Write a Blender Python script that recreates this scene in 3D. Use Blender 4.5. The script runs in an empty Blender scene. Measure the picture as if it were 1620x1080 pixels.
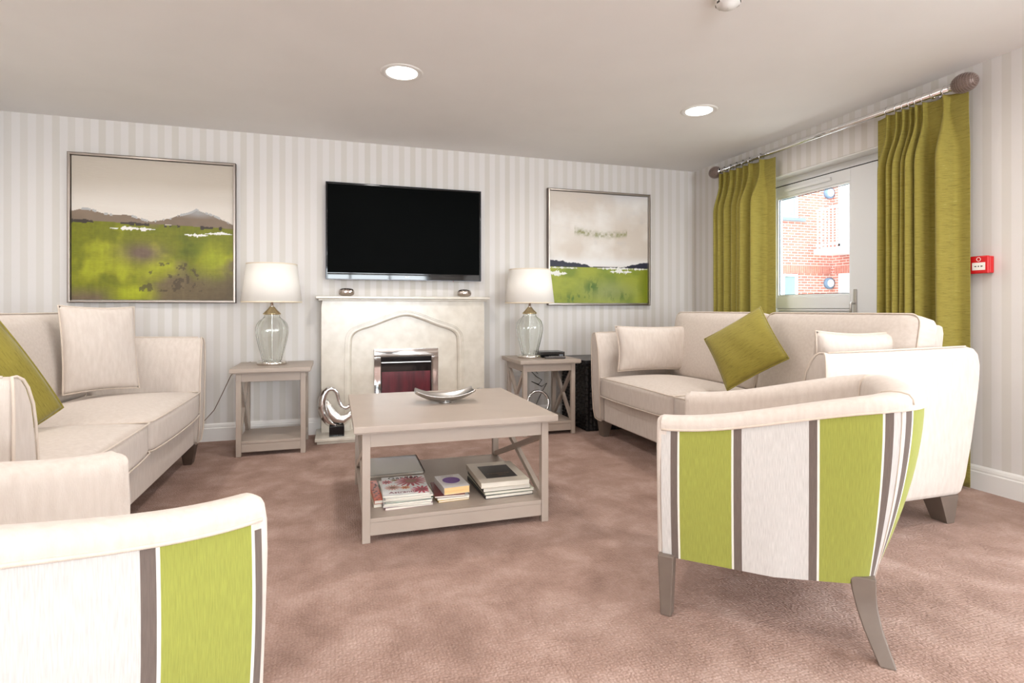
import bpy, bmesh, math, random
import numpy as np
from mathutils import Vector, Matrix
random.seed(4)
R = math.radians
S = bpy.context.scene
C = bpy.context.collection

# ---------------------------------------------------------------- camera
YAW = R(17.7)
cam = bpy.data.cameras.new('camera')
co = bpy.data.objects.new('camera', cam); C.objects.link(co)
co.location = (0, 0, 1.015); co.rotation_euler = (R(90), 0, -YAW)
cam.sensor_width = 36; cam.lens = 877 / 1620 * 36
cam.shift_y = -(540 - 489) / 1620
cam.clip_start = .02
S.camera = co
# ---------------------------------------------------------------- sky and light
W = bpy.data.worlds.new('sky'); S.world = W; W.use_nodes = True
bg = W.node_tree.nodes['Background']
bg.inputs[0].default_value = (.86, .93, 1, 1); bg.inputs[1].default_value = 7.6
S.view_settings.view_transform = 'Standard'; S.view_settings.look = 'None'
S.view_settings.gamma = 1; S.view_settings.use_curve_mapping = False
S.view_settings.exposure = 0.36
DOWN_W = 8.8          # watts of one ceiling downlight
def area(name, loc, rot, sx, sy, power, col=(1, 1, 1), portal=False, shape='RECTANGLE', spread=180):
    l = bpy.data.lights.new(name, 'AREA'); l.shape = shape; l.size = sx
    if shape == 'RECTANGLE': l.size_y = sy
    l.energy = power; l.color = col; l.spread = R(spread)
    if portal: l.cycles.is_portal = True
    o = bpy.data.objects.new(name, l); C.objects.link(o); o.location = loc; o.rotation_euler = rot
    return o
RW, BW, LW, FW, CH = 3.46, 4.774, -2.3, -6.0, 2.4      # right, back, left, rear wall; ceiling height
# daylight entering by the glazed door and by the windows behind the camera

area('side_window_daylight', (3.66, -.2, 1.3), (0, R(90 + 28), 0), 1.7, 2.2, 16, (.90, .95, 1))
area('rear_window_daylight', (.9, FW - .12, 1.3), (R(90 + 12), 0, 0), 3.0, 1.8, 215, (.93, .96, 1))

# ---------------------------------------------------------------- helpers
def N(nt, t, **kw):
    n = nt.nodes.new(t)
    for k, v in kw.items():
        if k == 'inp':
            for a, b in v.items(): n.inputs[a].default_value = b
        else: setattr(n, k, v)
    return n
def lk(nt, a, b): nt.links.new(a, b)
def srgb(r, g, b):
    f = lambda c: (c / 255 / 12.92) if c / 255 <= .04045 else ((c / 255 + .055) / 1.055) ** 2.4
    return (f(r), f(g), f(b), 1)
def mat(name, col=(.8, .8, .8, 1), rough=.6, metal=0, spec=.5, **kw):
    m = bpy.data.materials.new(name); m.use_nodes = True
    b = m.node_tree.nodes['Principled BSDF']
    b.inputs['Base Color'].default_value = col; b.inputs['Roughness'].default_value = rough
    b.inputs['Metallic'].default_value = metal; b.inputs['Specular IOR Level'].default_value = spec
    for k, v in kw.items(): b.inputs[k].default_value = v
    return m
def bsdf(m): return m.node_tree.nodes['Principled BSDF']
def ramp(nt, stops, const=False):
    n = nt.nodes.new('ShaderNodeValToRGB')
    if const: n.color_ramp.interpolation = 'CONSTANT'
    e = n.color_ramp.elements
    while len(e) < len(stops): e.new(.5)
    for x, (p, c) in zip(e, stops): x.position = p; x.color = c
    return n
def math_(nt, op, a, b=None):
    n = nt.nodes.new('ShaderNodeMath'); n.operation = op
    for i, v in enumerate((a, b)):
        if v is None: continue
        if isinstance(v, (int, float)): n.inputs[i].default_value = v
        else: lk(nt, v, n.inputs[i])
    return n.outputs[0]
def noise_mat(name, c1, c2, scale=(1, 1, 1), nscale=10, detail=4, rough=.8, bump=0, bscale=None, p0=.3, p1=.7, **kw):
    """two tones mixed by a (stretchable) noise, with optional fine bump"""
    m = mat(name, c1, rough, **kw); nt = m.node_tree
    tc = N(nt, 'ShaderNodeTexCoord'); mp = N(nt, 'ShaderNodeMapping'); mp.inputs['Scale'].default_value = scale
    lk(nt, tc.outputs['Object'], mp.inputs[0])
    no = N(nt, 'ShaderNodeTexNoise', inp={'Scale': nscale, 'Detail': detail}); lk(nt, mp.outputs[0], no.inputs['Vector'])
    rp = ramp(nt, [(p0, c1), (p1, c2)]); lk(nt, no.outputs[0], rp.inputs[0])
    lk(nt, rp.outputs[0], bsdf(m).inputs['Base Color'])
    if bump:
        n2 = no
        if bscale:
            n2 = N(nt, 'ShaderNodeTexNoise', inp={'Scale': bscale, 'Detail': 3}); lk(nt, mp.outputs[0], n2.inputs['Vector'])
        bp = N(nt, 'ShaderNodeBump', inp={'Strength': bump, 'Distance': .004}); lk(nt, n2.outputs[0], bp.inputs['Height'])
        lk(nt, bp.outputs[0], bsdf(m).inputs['Normal'])
    return m

class MB:
    def __init__(s): s.b = bmesh.new()
    def quad(s, pts, idx):
        v = [s.b.verts.new(p) for p in pts]
        for f in idx:
            try: s.b.faces.new([v[i] for i in f])
            except ValueError: pass
        return v
    def box(s, x0, x1, y0, y1, z0, z1, M=None):
        p = [(x, y, z) for z in (z0, z1) for x, y in ((x0, y0), (x1, y0), (x1, y1), (x0, y1))]
        if M: p = [M @ Vector(q) for q in p]
        s.quad(p, [(3, 2, 1, 0), (4, 5, 6, 7), (0, 1, 5, 4), (1, 2, 6, 5), (2, 3, 7, 6), (3, 0, 4, 7)]); return s
    def beam(s, a, b, w, h, up=(0, 0, 1)):
        a, b = Vector(a), Vector(b); d = (b - a).normalized(); x = d.cross(Vector(up))
        if x.length < 1e-4: x = d.cross(Vector((0, 1, 0)))
        x.normalize(); y = x.cross(d)
        p = [q + x * w / 2 * i + y * h / 2 * j for q in (a, b) for i, j in ((-1, -1), (1, -1), (1, 1), (-1, 1))]
        s.quad(p, [(3, 2, 1, 0), (4, 5, 6, 7), (0, 1, 5, 4), (1, 2, 6, 5), (2, 3, 7, 6), (3, 0, 4, 7)]); return s
    def loft(s, rows, closed=True, cap=True, ring=False):
        vs = [[s.b.verts.new(p) for p in r] for r in rows]
        n = len(vs[0])
        for i in range(len(vs) - (0 if ring else 1)):
            A, B = vs[i], vs[(i + 1) % len(vs)]
            for j in range(n if closed else n - 1):
                k = (j + 1) % n
                try: s.b.faces.new((A[j], A[k], B[k], B[j]))
                except ValueError: pass
        if cap and closed and not ring:
            s.b.faces.new(list(reversed(vs[0]))); s.b.faces.new(vs[-1])
        return vs
    def lathe(s, prof, seg=32, c=(0, 0, 0), cap=False, wob=None):
        rows = []
        for r, z in prof:
            rows.append([(c[0] + (r if not wob else wob(r, z, k * 2 * math.pi / seg)) * math.cos(k * 2 * math.pi / seg),
                          c[1] + (r if not wob else wob(r, z, k * 2 * math.pi / seg)) * math.sin(k * 2 * math.pi / seg), c[2] + z) for k in range(seg)])
        s.loft(rows, True, cap); return s
    def tube(s, pts, r, seg=8, closed=False):
        pts = [Vector(p) for p in pts]; n = len(pts); rows = []
        prev = None
        for i, p in enumerate(pts):
            a = pts[i - 1] if (i or closed) else p; b = pts[(i + 1) % n] if (i < n - 1 or closed) else p
            d = (b - a).normalized()
            if prev is None:
                x = d.cross(Vector((0, 0, 1)))
                if x.length < 1e-3: x = d.cross(Vector((1, 0, 0)))
            else: x = prev - d * prev.dot(d)
            x.normalize(); prev = x; y = d.cross(x)
            rr = r[i] if isinstance(r, (list, tuple)) else r
            rows.append([p + (x * math.cos(t) + y * math.sin(t)) * rr for t in [k * 2 * math.pi / seg for k in range(seg)]])
        s.loft(rows, True, not closed, closed); return s
    def grid(s, fn, nu, nv, wrapu=False):
        vs = [[s.b.verts.new(fn(i / nu, j / nv)) for j in range(nv + 1)] for i in range(nu + (0 if wrapu else 1))]
        for i in range(nu):
            for j in range(nv):
                A, B = vs[i], vs[(i + 1) % len(vs)]
                s.b.faces.new((A[j], B[j], B[j + 1], A[j + 1]))
        return vs
    def build(s, name, m, parent=None, smooth=False, bevel=0, seg=2, solid=0, sub=0, loc=None, doubles=0, fix=True, kind=None):
        if doubles: bmesh.ops.remove_doubles(s.b, verts=s.b.verts, dist=doubles)
        if fix: bmesh.ops.recalc_face_normals(s.b, faces=s.b.faces)
        me = bpy.data.meshes.new(name); s.b.to_mesh(me); s.b.free()
        o = bpy.data.objects.new(name, me); C.objects.link(o)
        if m: me.materials.append(m)
        if smooth:
            for p in me.polygons: p.use_smooth = True
        if solid:
            md = o.modifiers.new('s', 'SOLIDIFY'); md.thickness = solid; md.offset = 0
        if bevel:
            md = o.modifiers.new('b', 'BEVEL'); md.width = bevel; md.segments = seg; md.limit_method = 'ANGLE'; md.angle_limit = R(35)
            md.harden_normals = False
            for p in me.polygons: p.use_smooth = True
            w = o.modifiers.new('w', 'WEIGHTED_NORMAL'); w.keep_sharp = True
        if sub:
            md = o.modifiers.new('u', 'SUBSURF'); md.levels = sub; md.render_levels = sub
        if parent: o.parent = parent
        if loc: o.location = loc
        if kind: o['kind'] = kind
        return o
def tag(o, label, cat, group=None):
    o['label'] = label; o['category'] = cat
    if group: o['group'] = group
    return o
def thing(name, label, cat, loc=(0, 0, 0), rz=0, group=None):
    o = bpy.data.objects.new(name, None); C.objects.link(o); o.location = loc; o.rotation_euler = (0, 0, rz)
    o.empty_display_size = .05
    return tag(o, label, cat, group)
def copy_tree(o, parent=None):
    c = o.copy(); C.objects.link(c); c.parent = parent
    for ch in list(o.children): copy_tree(ch, c)
    return c
def box_obj(name, m, parent, *a, bevel=.002, **kw): return MB().box(*a).build(name, m, parent, bevel=bevel, **kw)
def text_part(name, txt, size, m, parent, loc, rot, depth=.0004, align='CENTER'):
    cu = bpy.data.curves.new(name, 'FONT'); cu.body = txt; cu.size = size; cu.align_x = align; cu.align_y = 'CENTER'
    cu.extrude = depth; cu.resolution_u = 3
    t = bpy.data.objects.new('t', cu); C.objects.link(t)
    dg = bpy.context.evaluated_depsgraph_get(); me = bpy.data.meshes.new_from_object(t.evaluated_get(dg))
    bpy.data.objects.remove(t); bpy.data.curves.remove(cu)
    o = bpy.data.objects.new(name, me); C.objects.link(o); me.materials.clear(); me.materials.append(m)
    o.parent = parent; o.location = loc; o.rotation_euler = rot
    return o

# ---------------------------------------------------------------- materials
M = {}
M['white_paint'] = mat('white_paint', srgb(235, 233, 230), .35)
M['upvc'] = mat('white_upvc', srgb(238, 240, 242), .25)
M['ceiling'] = noise_mat('ceiling_paint', srgb(242, 240, 238), srgb(239, 237, 235), nscale=3, rough=.9)
M['plain_wall'] = mat('plain_wall', srgb(228, 222, 214), .9)
def wallpaper(axis):
    m = mat('striped_wallpaper_' + axis, rough=.55, spec=.35); nt = m.node_tree
    tc = N(nt, 'ShaderNodeTexCoord'); sp = N(nt, 'ShaderNodeSeparateXYZ'); lk(nt, tc.outputs['Object'], sp.inputs[0])
    c = math_(nt, 'DIVIDE', sp.outputs[axis], .094)
    fr = math_(nt, 'FRACT', c); fl = math_(nt, 'FLOOR', c)
    wn = N(nt, 'ShaderNodeTexWhiteNoise', noise_dimensions='1D'); lk(nt, fl, wn.inputs['W'])
    st = ramp(nt, [(0, (0, 0, 0, 1)), (.48, (0, 0, 0, 1)), (.52, (1, 1, 1, 1)), (.96, (1, 1, 1, 1)), (1, (0, 0, 0, 1))]); lk(nt, fr, st.inputs[0])
    amt = math_(nt, 'MULTIPLY', st.outputs[0], math_(nt, 'ADD', math_(nt, 'MULTIPLY', wn.outputs[0], .45), .55))
    mx = N(nt, 'ShaderNodeMix', data_type='RGBA'); lk(nt, amt, mx.inputs[0])
    mx.inputs[6].default_value = srgb(226, 222, 219); mx.inputs[7].default_value = srgb(213, 208, 200)
    no = N(nt, 'ShaderNodeTexNoise', inp={'Scale': 260, 'Detail': 2}); lk(nt, tc.outputs['Object'], no.inputs['Vector'])
    bp = N(nt, 'ShaderNodeBump', inp={'Strength': .12, 'Distance': .002}); lk(nt, no.outputs[0], bp.inputs['Height'])
    lk(nt, mx.outputs[2], bsdf(m).inputs['Base Color']); lk(nt, bp.outputs[0], bsdf(m).inputs['Normal'])
    return m
M['paper_x'] = wallpaper('X'); M['paper_y'] = wallpaper('Y')
def carpet():
    m = mat('carpet', rough=.95, spec=.15); nt = m.node_tree
    b = bsdf(m); b.inputs['Sheen Weight'].default_value = .25; b.inputs['Sheen Roughness'].default_value = .6
    b.inputs['Sheen Tint'].default_value = srgb(235, 205, 195)
    tc = N(nt, 'ShaderNodeTexCoord')
    n1 = N(nt, 'ShaderNodeTexNoise', inp={'Scale': 4.5, 'Detail': 6, 'Roughness': .62, 'Distortion': .3}); lk(nt, tc.outputs['Object'], n1.inputs['Vector'])
    r1 = ramp(nt, [(.30, srgb(138, 112, 100)), (.5, srgb(163, 136, 124)), (.70, srgb(187, 162, 151))]); lk(nt, n1.outputs[0], r1.inputs[0])
    vo = N(nt, 'ShaderNodeTexVoronoi', inp={'Scale': 95, 'Randomness': .55}); lk(nt, tc.outputs['Object'], vo.inputs['Vector'])
    r2 = ramp(nt, [(.1, (1, 1, 1, 1)), (.75, (.78, .75, .73, 1))]); lk(nt, vo.outputs['Distance'], r2.inputs[0])
    n3 = N(nt, 'ShaderNodeTexNoise', inp={'Scale': 240, 'Detail': 2}); lk(nt, tc.outputs['Object'], n3.inputs['Vector'])
    mx = N(nt, 'ShaderNodeMix', data_type='RGBA', blend_type='MULTIPLY'); mx.inputs[0].default_value = .8
    lk(nt, r1.outputs[0], mx.inputs[6]); lk(nt, r2.outputs[0], mx.inputs[7])
    lk(nt, mx.outputs[2], b.inputs['Base Color'])
    h = math_(nt, 'ADD', math_(nt, 'MULTIPLY', vo.outputs['Distance'], -1.2), math_(nt, 'MULTIPLY', n3.outputs[0], .5))
    bp = N(nt, 'ShaderNodeBump', inp={'Strength': .7, 'Distance': .006}); lk(nt, h, bp.inputs['Height']); lk(nt, bp.outputs[0], b.inputs['Normal'])
    return m
M['carpet'] = carpet()
def weave(name, c1, c2, rough=.9, sheen=.3, vert=True):
    return noise_mat(name, c1, c2, scale=(1, 1, .25) if vert else (.25, .25, 1), nscale=60, detail=5, rough=rough, bump=.25, bscale=420,
                     **{'Sheen Weight': sheen, 'Sheen Roughness': .5})
M['cream'] = weave('cream_chenille', srgb(212, 201, 192), srgb(202, 190, 180), sheen=.15)
M['piping'] = weave('cream_piping', srgb(214, 199, 184), srgb(205, 190, 176))
def slub(name, c1, c2, c3, coord='Object', scale=(6, 6, 90)):
    m = mat(name, c1, .85, **{'Sheen Weight': .2}); nt = m.node_tree
    tc = N(nt, 'ShaderNodeTexCoord'); mp = N(nt, 'ShaderNodeMapping'); mp.inputs['Scale'].default_value = scale
    lk(nt, tc.outputs[coord], mp.inputs[0])
    n1 = N(nt, 'ShaderNodeTexNoise', inp={'Scale': 3, 'Detail': 6, 'Roughness': .7}); lk(nt, mp.outputs[0], n1.inputs['Vector'])
    r = ramp(nt, [(.30, c2), (.5, c1), (.62, c1), (.74, c3)]); lk(nt, n1.outputs[0], r.inputs[0]); lk(nt, r.outputs[0], bsdf(m).inputs['Base Color'])
    bp = N(nt, 'ShaderNodeBump', inp={'Strength': .3, 'Distance': .003}); lk(nt, n1.outputs[0], bp.inputs['Height']); lk(nt, bp.outputs[0], bsdf(m).inputs['Normal'])
    return m
M['curtain'] = slub('olive_slub_curtain', srgb(150, 138, 58), srgb(112, 100, 30), srgb(192, 184, 120))
M['green'] = slub('olive_cushion_cloth', srgb(143, 131, 48), srgb(116, 104, 30), srgb(174, 164, 86), scale=(8, 8, 70))
M['taupe'] = noise_mat('taupe_painted_wood', srgb(174, 160, 148), srgb(169, 155, 143), nscale=8, rough=.42)
M['leg'] = noise_mat('grey_brown_leg', srgb(116, 103, 93), srgb(107, 94, 85), nscale=12, rough=.4)
M['dark_leg'] = noise_mat('dark_brown_leg', srgb(88, 72, 62), srgb(78, 63, 54), nscale=12, rough=.4)
M['chrome'] = mat('chrome', (.82, .82, .83, 1), .06, 1)
M['nickel'] = mat('polished_nickel', (.72, .69, .65, 1), .14, 1)
M['steel'] = mat('brushed_steel', (.62, .60, .58, 1), .28, 1)
M['brass'] = mat('pale_brass', (.74, .62, .38, 1), .12, 1)
M['frame_metal'] = mat('brushed_champagne', (.50, .45, .41, 1), .28, 1)
M['frame_edge'] = mat('dark_frame_edge', srgb(96, 82, 74), .4)
M['black'] = mat('black_plastic', (.012, .012, .013, 1), .25)
M['gloss_black'] = mat('gloss_black', (.006, .006, .007, 1), .04)
M['screen'] = mat('tv_screen', (.002, .0025, .0025, 1), .5, spec=.02)
M['marble'] = noise_mat('cream_marble', srgb(220, 213, 200), srgb(209, 201, 187), nscale=14, detail=8, rough=.22, p0=.35, p1=.65)
M['shade'] = mat('linen_shade', srgb(243, 239, 232), .9, **{'Transmission Weight': 0.0})
M['page'] = noise_mat('page_edges', srgb(232, 226, 214), srgb(206, 198, 184), scale=(1, 1, 60), nscale=6, rough=.8)
M['yellow_page'] = noise_mat('yellowed_pages', srgb(238, 202, 148), srgb(222, 180, 120), scale=(1, 1, 60), nscale=6, rough=.8)
M['red_plastic'] = mat('red_plastic', srgb(205, 22, 28), .3)
M['glass'] = None
def glass(name, col=(1, 1, 1, 1), rough=0, ior=1.45):
    m = mat(name, col, rough); b = bsdf(m); b.inputs['Transmission Weight'].default_value = 1; b.inputs['IOR'].default_value = ior
    return m
M['glass'] = glass('lamp_glass', (.97, .99, .97, 1))
def pane_mat():
    m = bpy.data.materials.new('window_glass'); m.use_nodes = True; nt = m.node_tree; nt.nodes.clear()
    o = N(nt, 'ShaderNodeOutputMaterial'); t = N(nt, 'ShaderNodeBsdfTransparent'); g = N(nt, 'ShaderNodeBsdfGlossy', inp={'Roughness': .01})
    t.inputs[0].default_value = (.95, .97, .97, 1)
    f = N(nt, 'ShaderNodeLayerWeight', inp={'Blend': .5}); mx = N(nt, 'ShaderNodeMixShader')
    fac = math_(nt, 'ADD', math_(nt, 'MULTIPLY', math_(nt, 'POWER', f.outputs['Facing'], 4), .5), .03)
    lk(nt, fac, mx.inputs[0]); lk(nt, t.outputs[0], mx.inputs[1]); lk(nt, g.outputs[0], mx.inputs[2]); lk(nt, mx.outputs[0], o.inputs[0])
    return m
M['pane'] = pane_mat()
def emit(name, col, s):
    m = mat(name, (0, 0, 0, 1), 1); b = bsdf(m); b.inputs['Emission Color'].default_value = col; b.inputs['Emission Strength'].default_value = s
    return m

# ================================================================ the room
def struct(o): o['kind'] = 'structure'; return o
struct(MB().box(LW - .15, RW + .2, FW - .2, BW + .2, -.12, 0).build('floor', M['carpet']))
struct(MB().box(LW - .15, RW + .2, FW - .2, BW + .2, CH, CH + .12).build('ceiling', M['ceiling']))
struct(MB().box(LW - .15, RW + .2, BW, BW + .15, 0, CH).build('wall_back', M['paper_x']))
struct(MB().box(LW - .15, LW, FW, BW, 0, CH).build('wall_left', M['paper_y']))
b = MB()     # rear wall with a wide window behind the camera
b.box(LW, -.7, FW - .15, FW, 0, CH).box(2.5, RW, FW - .15, FW, 0, CH).box(-.7, 2.5, FW - .15, FW, 0, .45).box(-.7, 2.5, FW - .15, FW, 2.15, CH)
struct(b.build('wall_rear', M['paper_x']))
DY0, DY1, DZ = 2.76, 3.93, 2.11
WY0, WY1, WZ0, WZ1 = -1.35, 1.0, .4, 2.12
b = MB()
b.box(RW, RW + .2, DY1, BW, 0, CH).box(RW, RW + .2, DY0, DY1, DZ, CH).box(RW, RW + .2, WY1, DY0, 0, CH)
b.box(RW, RW + .2, WY0, WY1, 0, WZ0).box(RW, RW + .2, WY0, WY1, WZ1, CH).box(RW, RW + .2, FW, WY0, 0, CH)
struct(b.build('wall_right', M['paper_y']))
# white painted reveals of the door opening
b = MB()
b.box(RW + .002, RW + .118, DY0, DY1, DZ - .012, DZ - .0005).box(RW + .002, RW + .118, DY0 + .0005, DY0 + .012, 0, DZ - .012).box(RW + .002, RW + .118, DY1 - .012, DY1 - .0005, 0, DZ - .012)
struct(b.build('trim_1', M['white_paint'], bevel=.003))
def skirting(name, pts_axis, a0, a1, pos, sgn):
    prof = [(0, 0), (.018, 0), (.018, .098), (.014, .104), (.014, .112), (.010, .126), (.004, .135), (0, .135)]
    rows = []
    for a in (a0, a1):
        rows.append([(a, pos + sgn * d, z) if pts_axis == 'x' else (pos + sgn * d, a, z) for d, z in prof])
    b = MB(); b.loft(rows); return struct(b.build(name, M['white_paint']))
skirting('baseboard_back', 'x', LW, -.11, BW, -1)
skirting('baseboard_back.001', 'x', 1.24, RW, BW, -1)
skirting('baseboard_right', 'y', FW + .02, DY0 - .002, RW, -1)
skirting('baseboard_right.001', 'y', DY1 + .002, BW - .02, RW, -1)
skirting('baseboard_left', 'y', FW, BW - .02, LW, 1)

# glazed door
door = bpy.data.objects.new('door_1', None); C.objects.link(door); door['kind'] = 'structure'; door.location = (RW + .12, 0, 0)
b = MB()
for a in ((DY0, DY0 + .055, 0, DZ), (DY1 - .055, DY1, 0, DZ), (DY0 + .055, DY1 - .055, DZ - .06, DZ), (DY0 + .055, DY1 - .055, 0, .03)): b.box(0, .07, *a)
b.box(.004, .066, DY0 + .055, DY0 + .115, .03, DZ - .06)
b.build('door_frame', M['upvc'], door, bevel=.004)
LY0, LY1 = DY0 + .121, DY1 - .06
b = MB()                                   # the leaf
GY0, GY1, GZ0, GZ1 = 3.09, 3.80, 1.116, 1.951
b.box(-.012, .055, LY0, GY0, .035, DZ - .068).box(-.012, .055, GY1, LY1, .035, DZ - .068)
b.box(-.012, .055, GY0, GY1, GZ1, DZ - .068).box(-.012, .055, GY0, GY1, 1.02, GZ0).box(-.012, .055, GY0, GY1, .035, .16).box(.006, .040, GY0, GY1, .16, 1.02)
b.build('door_leaf', M['upvc'], door, bevel=.004)
b = MB()
for (y0, y1, z0, z1) in ((GY0, GY1, GZ0, GZ1), (GY0, GY1, .162, 1.018)):
    b.box(-.006, .0, y0 - .001, y0 + .016, z0, z1).box(-.006, 0, y1 - .016, y1 + .001, z0, z1).box(-.006, 0, y0 + .016, y1 - .016, z1 - .016, z1).box(-.006, 0, y0 + .016, y1 - .016, z0, z0 + .016)
b.build('glazing_bead', M['upvc'], door, bevel=.003)
b = MB()
g = .005
for (y0, y1, z0, z1) in ((GY0 + .016, GY1 - .016, GZ0 + .016, GZ1 - .016),):
    b.box(.002, .012, y0, y0 + g, z0, z1).box(.002, .012, y1 - g, y1, z0, z1).box(.002, .012, y0 + g, y1 - g, z1 - g, z1).box(.002, .012, y0 + g, y1 - g, z0, z0 + g)
b.box(-.006, .0, LY0, LY1, DZ - .067, DZ - .061)
b.build('rubber_gasket', M['black'], door)
MB().box(.02, .026, GY0, GY1, GZ0, GZ1).build('pane', M['pane'], door)
box_obj('trickle_vent', M['upvc'], door, -.03, -.013, 3.25, 3.70, 1.985, 2.012, bevel=.005)
hd = box_obj('door_handle', M['steel'], door, -.022, -.013, 3.035, 3.062, .93, 1.16, bevel=.004)
b = MB(); b.tube([(-.02, 3.048, 1.06), (-.052, 3.048, 1.06), (-.058, 3.048, 1.05), (-.058, 3.048, .955)], .009)
b.build('lever', M['steel'], hd, smooth=True)
# windows out of the frame that give the daylight
def plain_window(name, box, axis):
    w = bpy.data.objects.new(name, None); C.objects.link(w); w['kind'] = 'structure'
    a0, a1, z0, z1, p = box
    b = MB(); n = 3
    def bb(c0, c1, d0, d1, t0=0, t1=.06):
        if axis == 'y': b.box(p + t0, p + t1, c0, c1, d0, d1)
        else: b.box(c0, c1, p - t1, p - t0, d0, d1)
    bb(a0, a1, z0, z0 + .06); bb(a0, a1, z1 - .06, z1)
    for k in range(n + 1):
        c = a0 + (a1 - a0 - .06) * k / n; bb(c, c + .06, z0 + .06, z1 - .06)
    b.build('window_frame', M['upvc'], w, bevel=.004)
    b = MB()
    def bb2():
        if axis == 'y': b.box(p + .03, p + .035, a0 + .02, a1 - .02, z0 + .02, z1 - .02)
        else: b.box(a0 + .02, a1 - .02, p - .035, p - .03, z0 + .02, z1 - .02)
    bb2(); b.build('pane', M['pane'], w)
plain_window('window_1', (WY0, WY1, WZ0, WZ1, RW + .08), 'y')
plain_window('window_2', (-.7, 2.5, .45, 2.15, FW - .05), 'x')

# downlights
def downlight():
    t = thing('downlight', '', 'ceiling light')
    MB().lathe([(.088, 0), (.092, -.004), (.112, -.006), (.122, -.003), (.124, 0)], 48).build('trim_ring', M['white_paint'], t, smooth=True)
    MB().lathe([(.0005, -.0035), (.089, -.0035), (.090, -.001)], 48).build('diffuser', emit('downlight_glow', (1, .95, .89, 1), 9), t, smooth=True)
    return t
dl = downlight()
DL = [(x, y) for y in (3.29, 1.24, -.81, -2.86, -4.9) for x in (-1.67, .373, 2.42)]
DLAB = ['round recessed ceiling downlight above the left sofa', 'round recessed ceiling downlight in front of the television', 'round recessed ceiling downlight nearer to the curtained door',
        'round recessed ceiling downlight above the bottom left tub armchair', 'round recessed ceiling downlight above the carpet before the coffee table', 'round recessed ceiling downlight above the right tub armchair']
for i, (x, y) in enumerate(DL):
    if i < 6:
        o = dl if i == 0 else copy_tree(dl)
        o.location = (x, y, CH); o['label'] = DLAB[i]; o['group'] = 'round recessed ceiling downlights'
    area('downlight_lamp', (x, y, CH - .012), (0, 0, 0), .17, .17, DOWN_W, (1, .95, .90), shape='DISK', spread=165)
sm = thing('smoke_detector', 'small white round smoke detector on the ceiling at top edge', 'detector', (1.668, 2.06, CH))
MB().lathe([(.001, -.045), (.03, -.044), (.034, -.034), (.05, -.03), (.055, -.018), (.055, 0)], 32).build('detector_body', M['white_paint'], sm, smooth=True)
b = MB()
for k in range(8):
    a = k * math.pi / 4; b.box(-.008, .008, .046, .0535, -.028, -.02, Matrix.Rotation(a, 4, 'Z'))
b.build('vent_slot', M['black'], sm)

# ================================================================ fireplace
FX0, FX1, FY = -.105, 1.225, 4.62
fp = thing('fireplace', 'cream marble fireplace surround with arched opening under the television', 'fireplace', (.56, 4.70, 0))
def T(o): o.location = Vector(o.location) - Vector(o.parent.location); return o
arch_i = [(.125, .045), (.125, .76), (.145, .81), (.19, .84), (.30, .872), (.43, .925), (.56, .966), (.69, .925), (.82, .872), (.93, .84), (.975, .81), (.995, .76), (.995, .045)]
def chaikin(p, it=2, keep=1):
    for _ in range(it):
        q = [p[0]]
        for a, c in zip(p[:-1], p[1:]):
            q += [(a[0] * .75 + c[0] * .25, a[1] * .75 + c[1] * .25), (a[0] * .25 + c[0] * .75, a[1] * .25 + c[1] * .75)]
        q.append(p[-1]); p = q
    return p
def inset(p, d):
    out = []
    for i, q in enumerate(p):
        a = Vector(p[max(i - 1, 0)]); c = Vector(p[min(i + 1, len(p) - 1)]); t = (c - a).normalized()
        n = Vector((-t.y, t.x)); out.append((q[0] + n.x * d, q[1] + n.y * d))
    return out
ac = chaikin(arch_i, 2)
# front slab with the arch cut out
b = MB(); bm = b.b
def strip(poly_in, y, top=1.085):
    n = len(poly_in)
    vi = [bm.verts.new((x, y, z)) for x, z in poly_in]
    vo = []
    for x, z in poly_in:
        if z < .7 and x < .5: vo.append(bm.verts.new((FX0, y, z)))
        elif z < .7: vo.append(bm.verts.new((FX1, y, z)))
        else: vo.append(None)
    idx = [i for i, v in enumerate(vo) if v is None]; m0, m1 = idx[0], idx[-1]
    for i in idx:
        t = (i - m0) / (m1 - m0)
        if t < .15: p = (FX0, .76 + (top - .76) * t / .15)
        elif t > .85: p = (FX1, .76 + (top - .76) * (1 - t) / .15)
        else: p = (FX0 + (FX1 - FX0) * (t - .15) / .7, top)
        vo[i] = bm.verts.new((p[0], y, p[1]))
    for i in range(n - 1): bm.faces.new((vi[i], vi[i + 1], vo[i + 1], vo[i]))
    return vi, vo
outer_ac = inset(ac, .055)
vi, vo = strip(outer_ac, FY)
vb = [bm.verts.new((v.co.x, BW - .002, v.co.z)) for v in vo]
for i in range(len(vo) - 1): bm.faces.new((vo[i], vo[i + 1], vb[i + 1], vb[i]))
T(b.build('surround', M['marble'], fp, bevel=.003))
# moulded arch: stepped profile swept along the arch
b = MB()
prof = [(.055, 0), (.054, -.007), (.047, -.007), (.046, -.001), (.036, -.001), (.035, .006), (.016, .006), (.006, .014), (.001, .024), (0, .05)]
rows = []
for d, dy in prof:
    rows.append([(x, FY + dy, z) for x, z in inset(ac, d)])
b.loft(rows, closed=False)
T(b.build('arch_moulding', M['marble'], fp))
b = MB(); b.box(.10, 1.02, FY + .048, FY + .06, .045, 1.0)
T(b.build('back_panel', M['marble'], fp))
b = MB()
b.box(-.145, 1.262, 4.565, BW - .002, 1.098, 1.12)
b.box(-.125, 1.245, 4.590, BW - .002, 1.083, 1.098)
T(b.build('mantel_shelf', M['marble'], fp, bevel=.004, seg=3))
b = MB(); b.box(-.145, 1.262, 4.38, BW - .002, .022, .045).box(-.13, 1.25, 4.395, BW - .002, 0.0, .022)
T(b.build('hearth', M['marble'], fp, bevel=.003))
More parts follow.
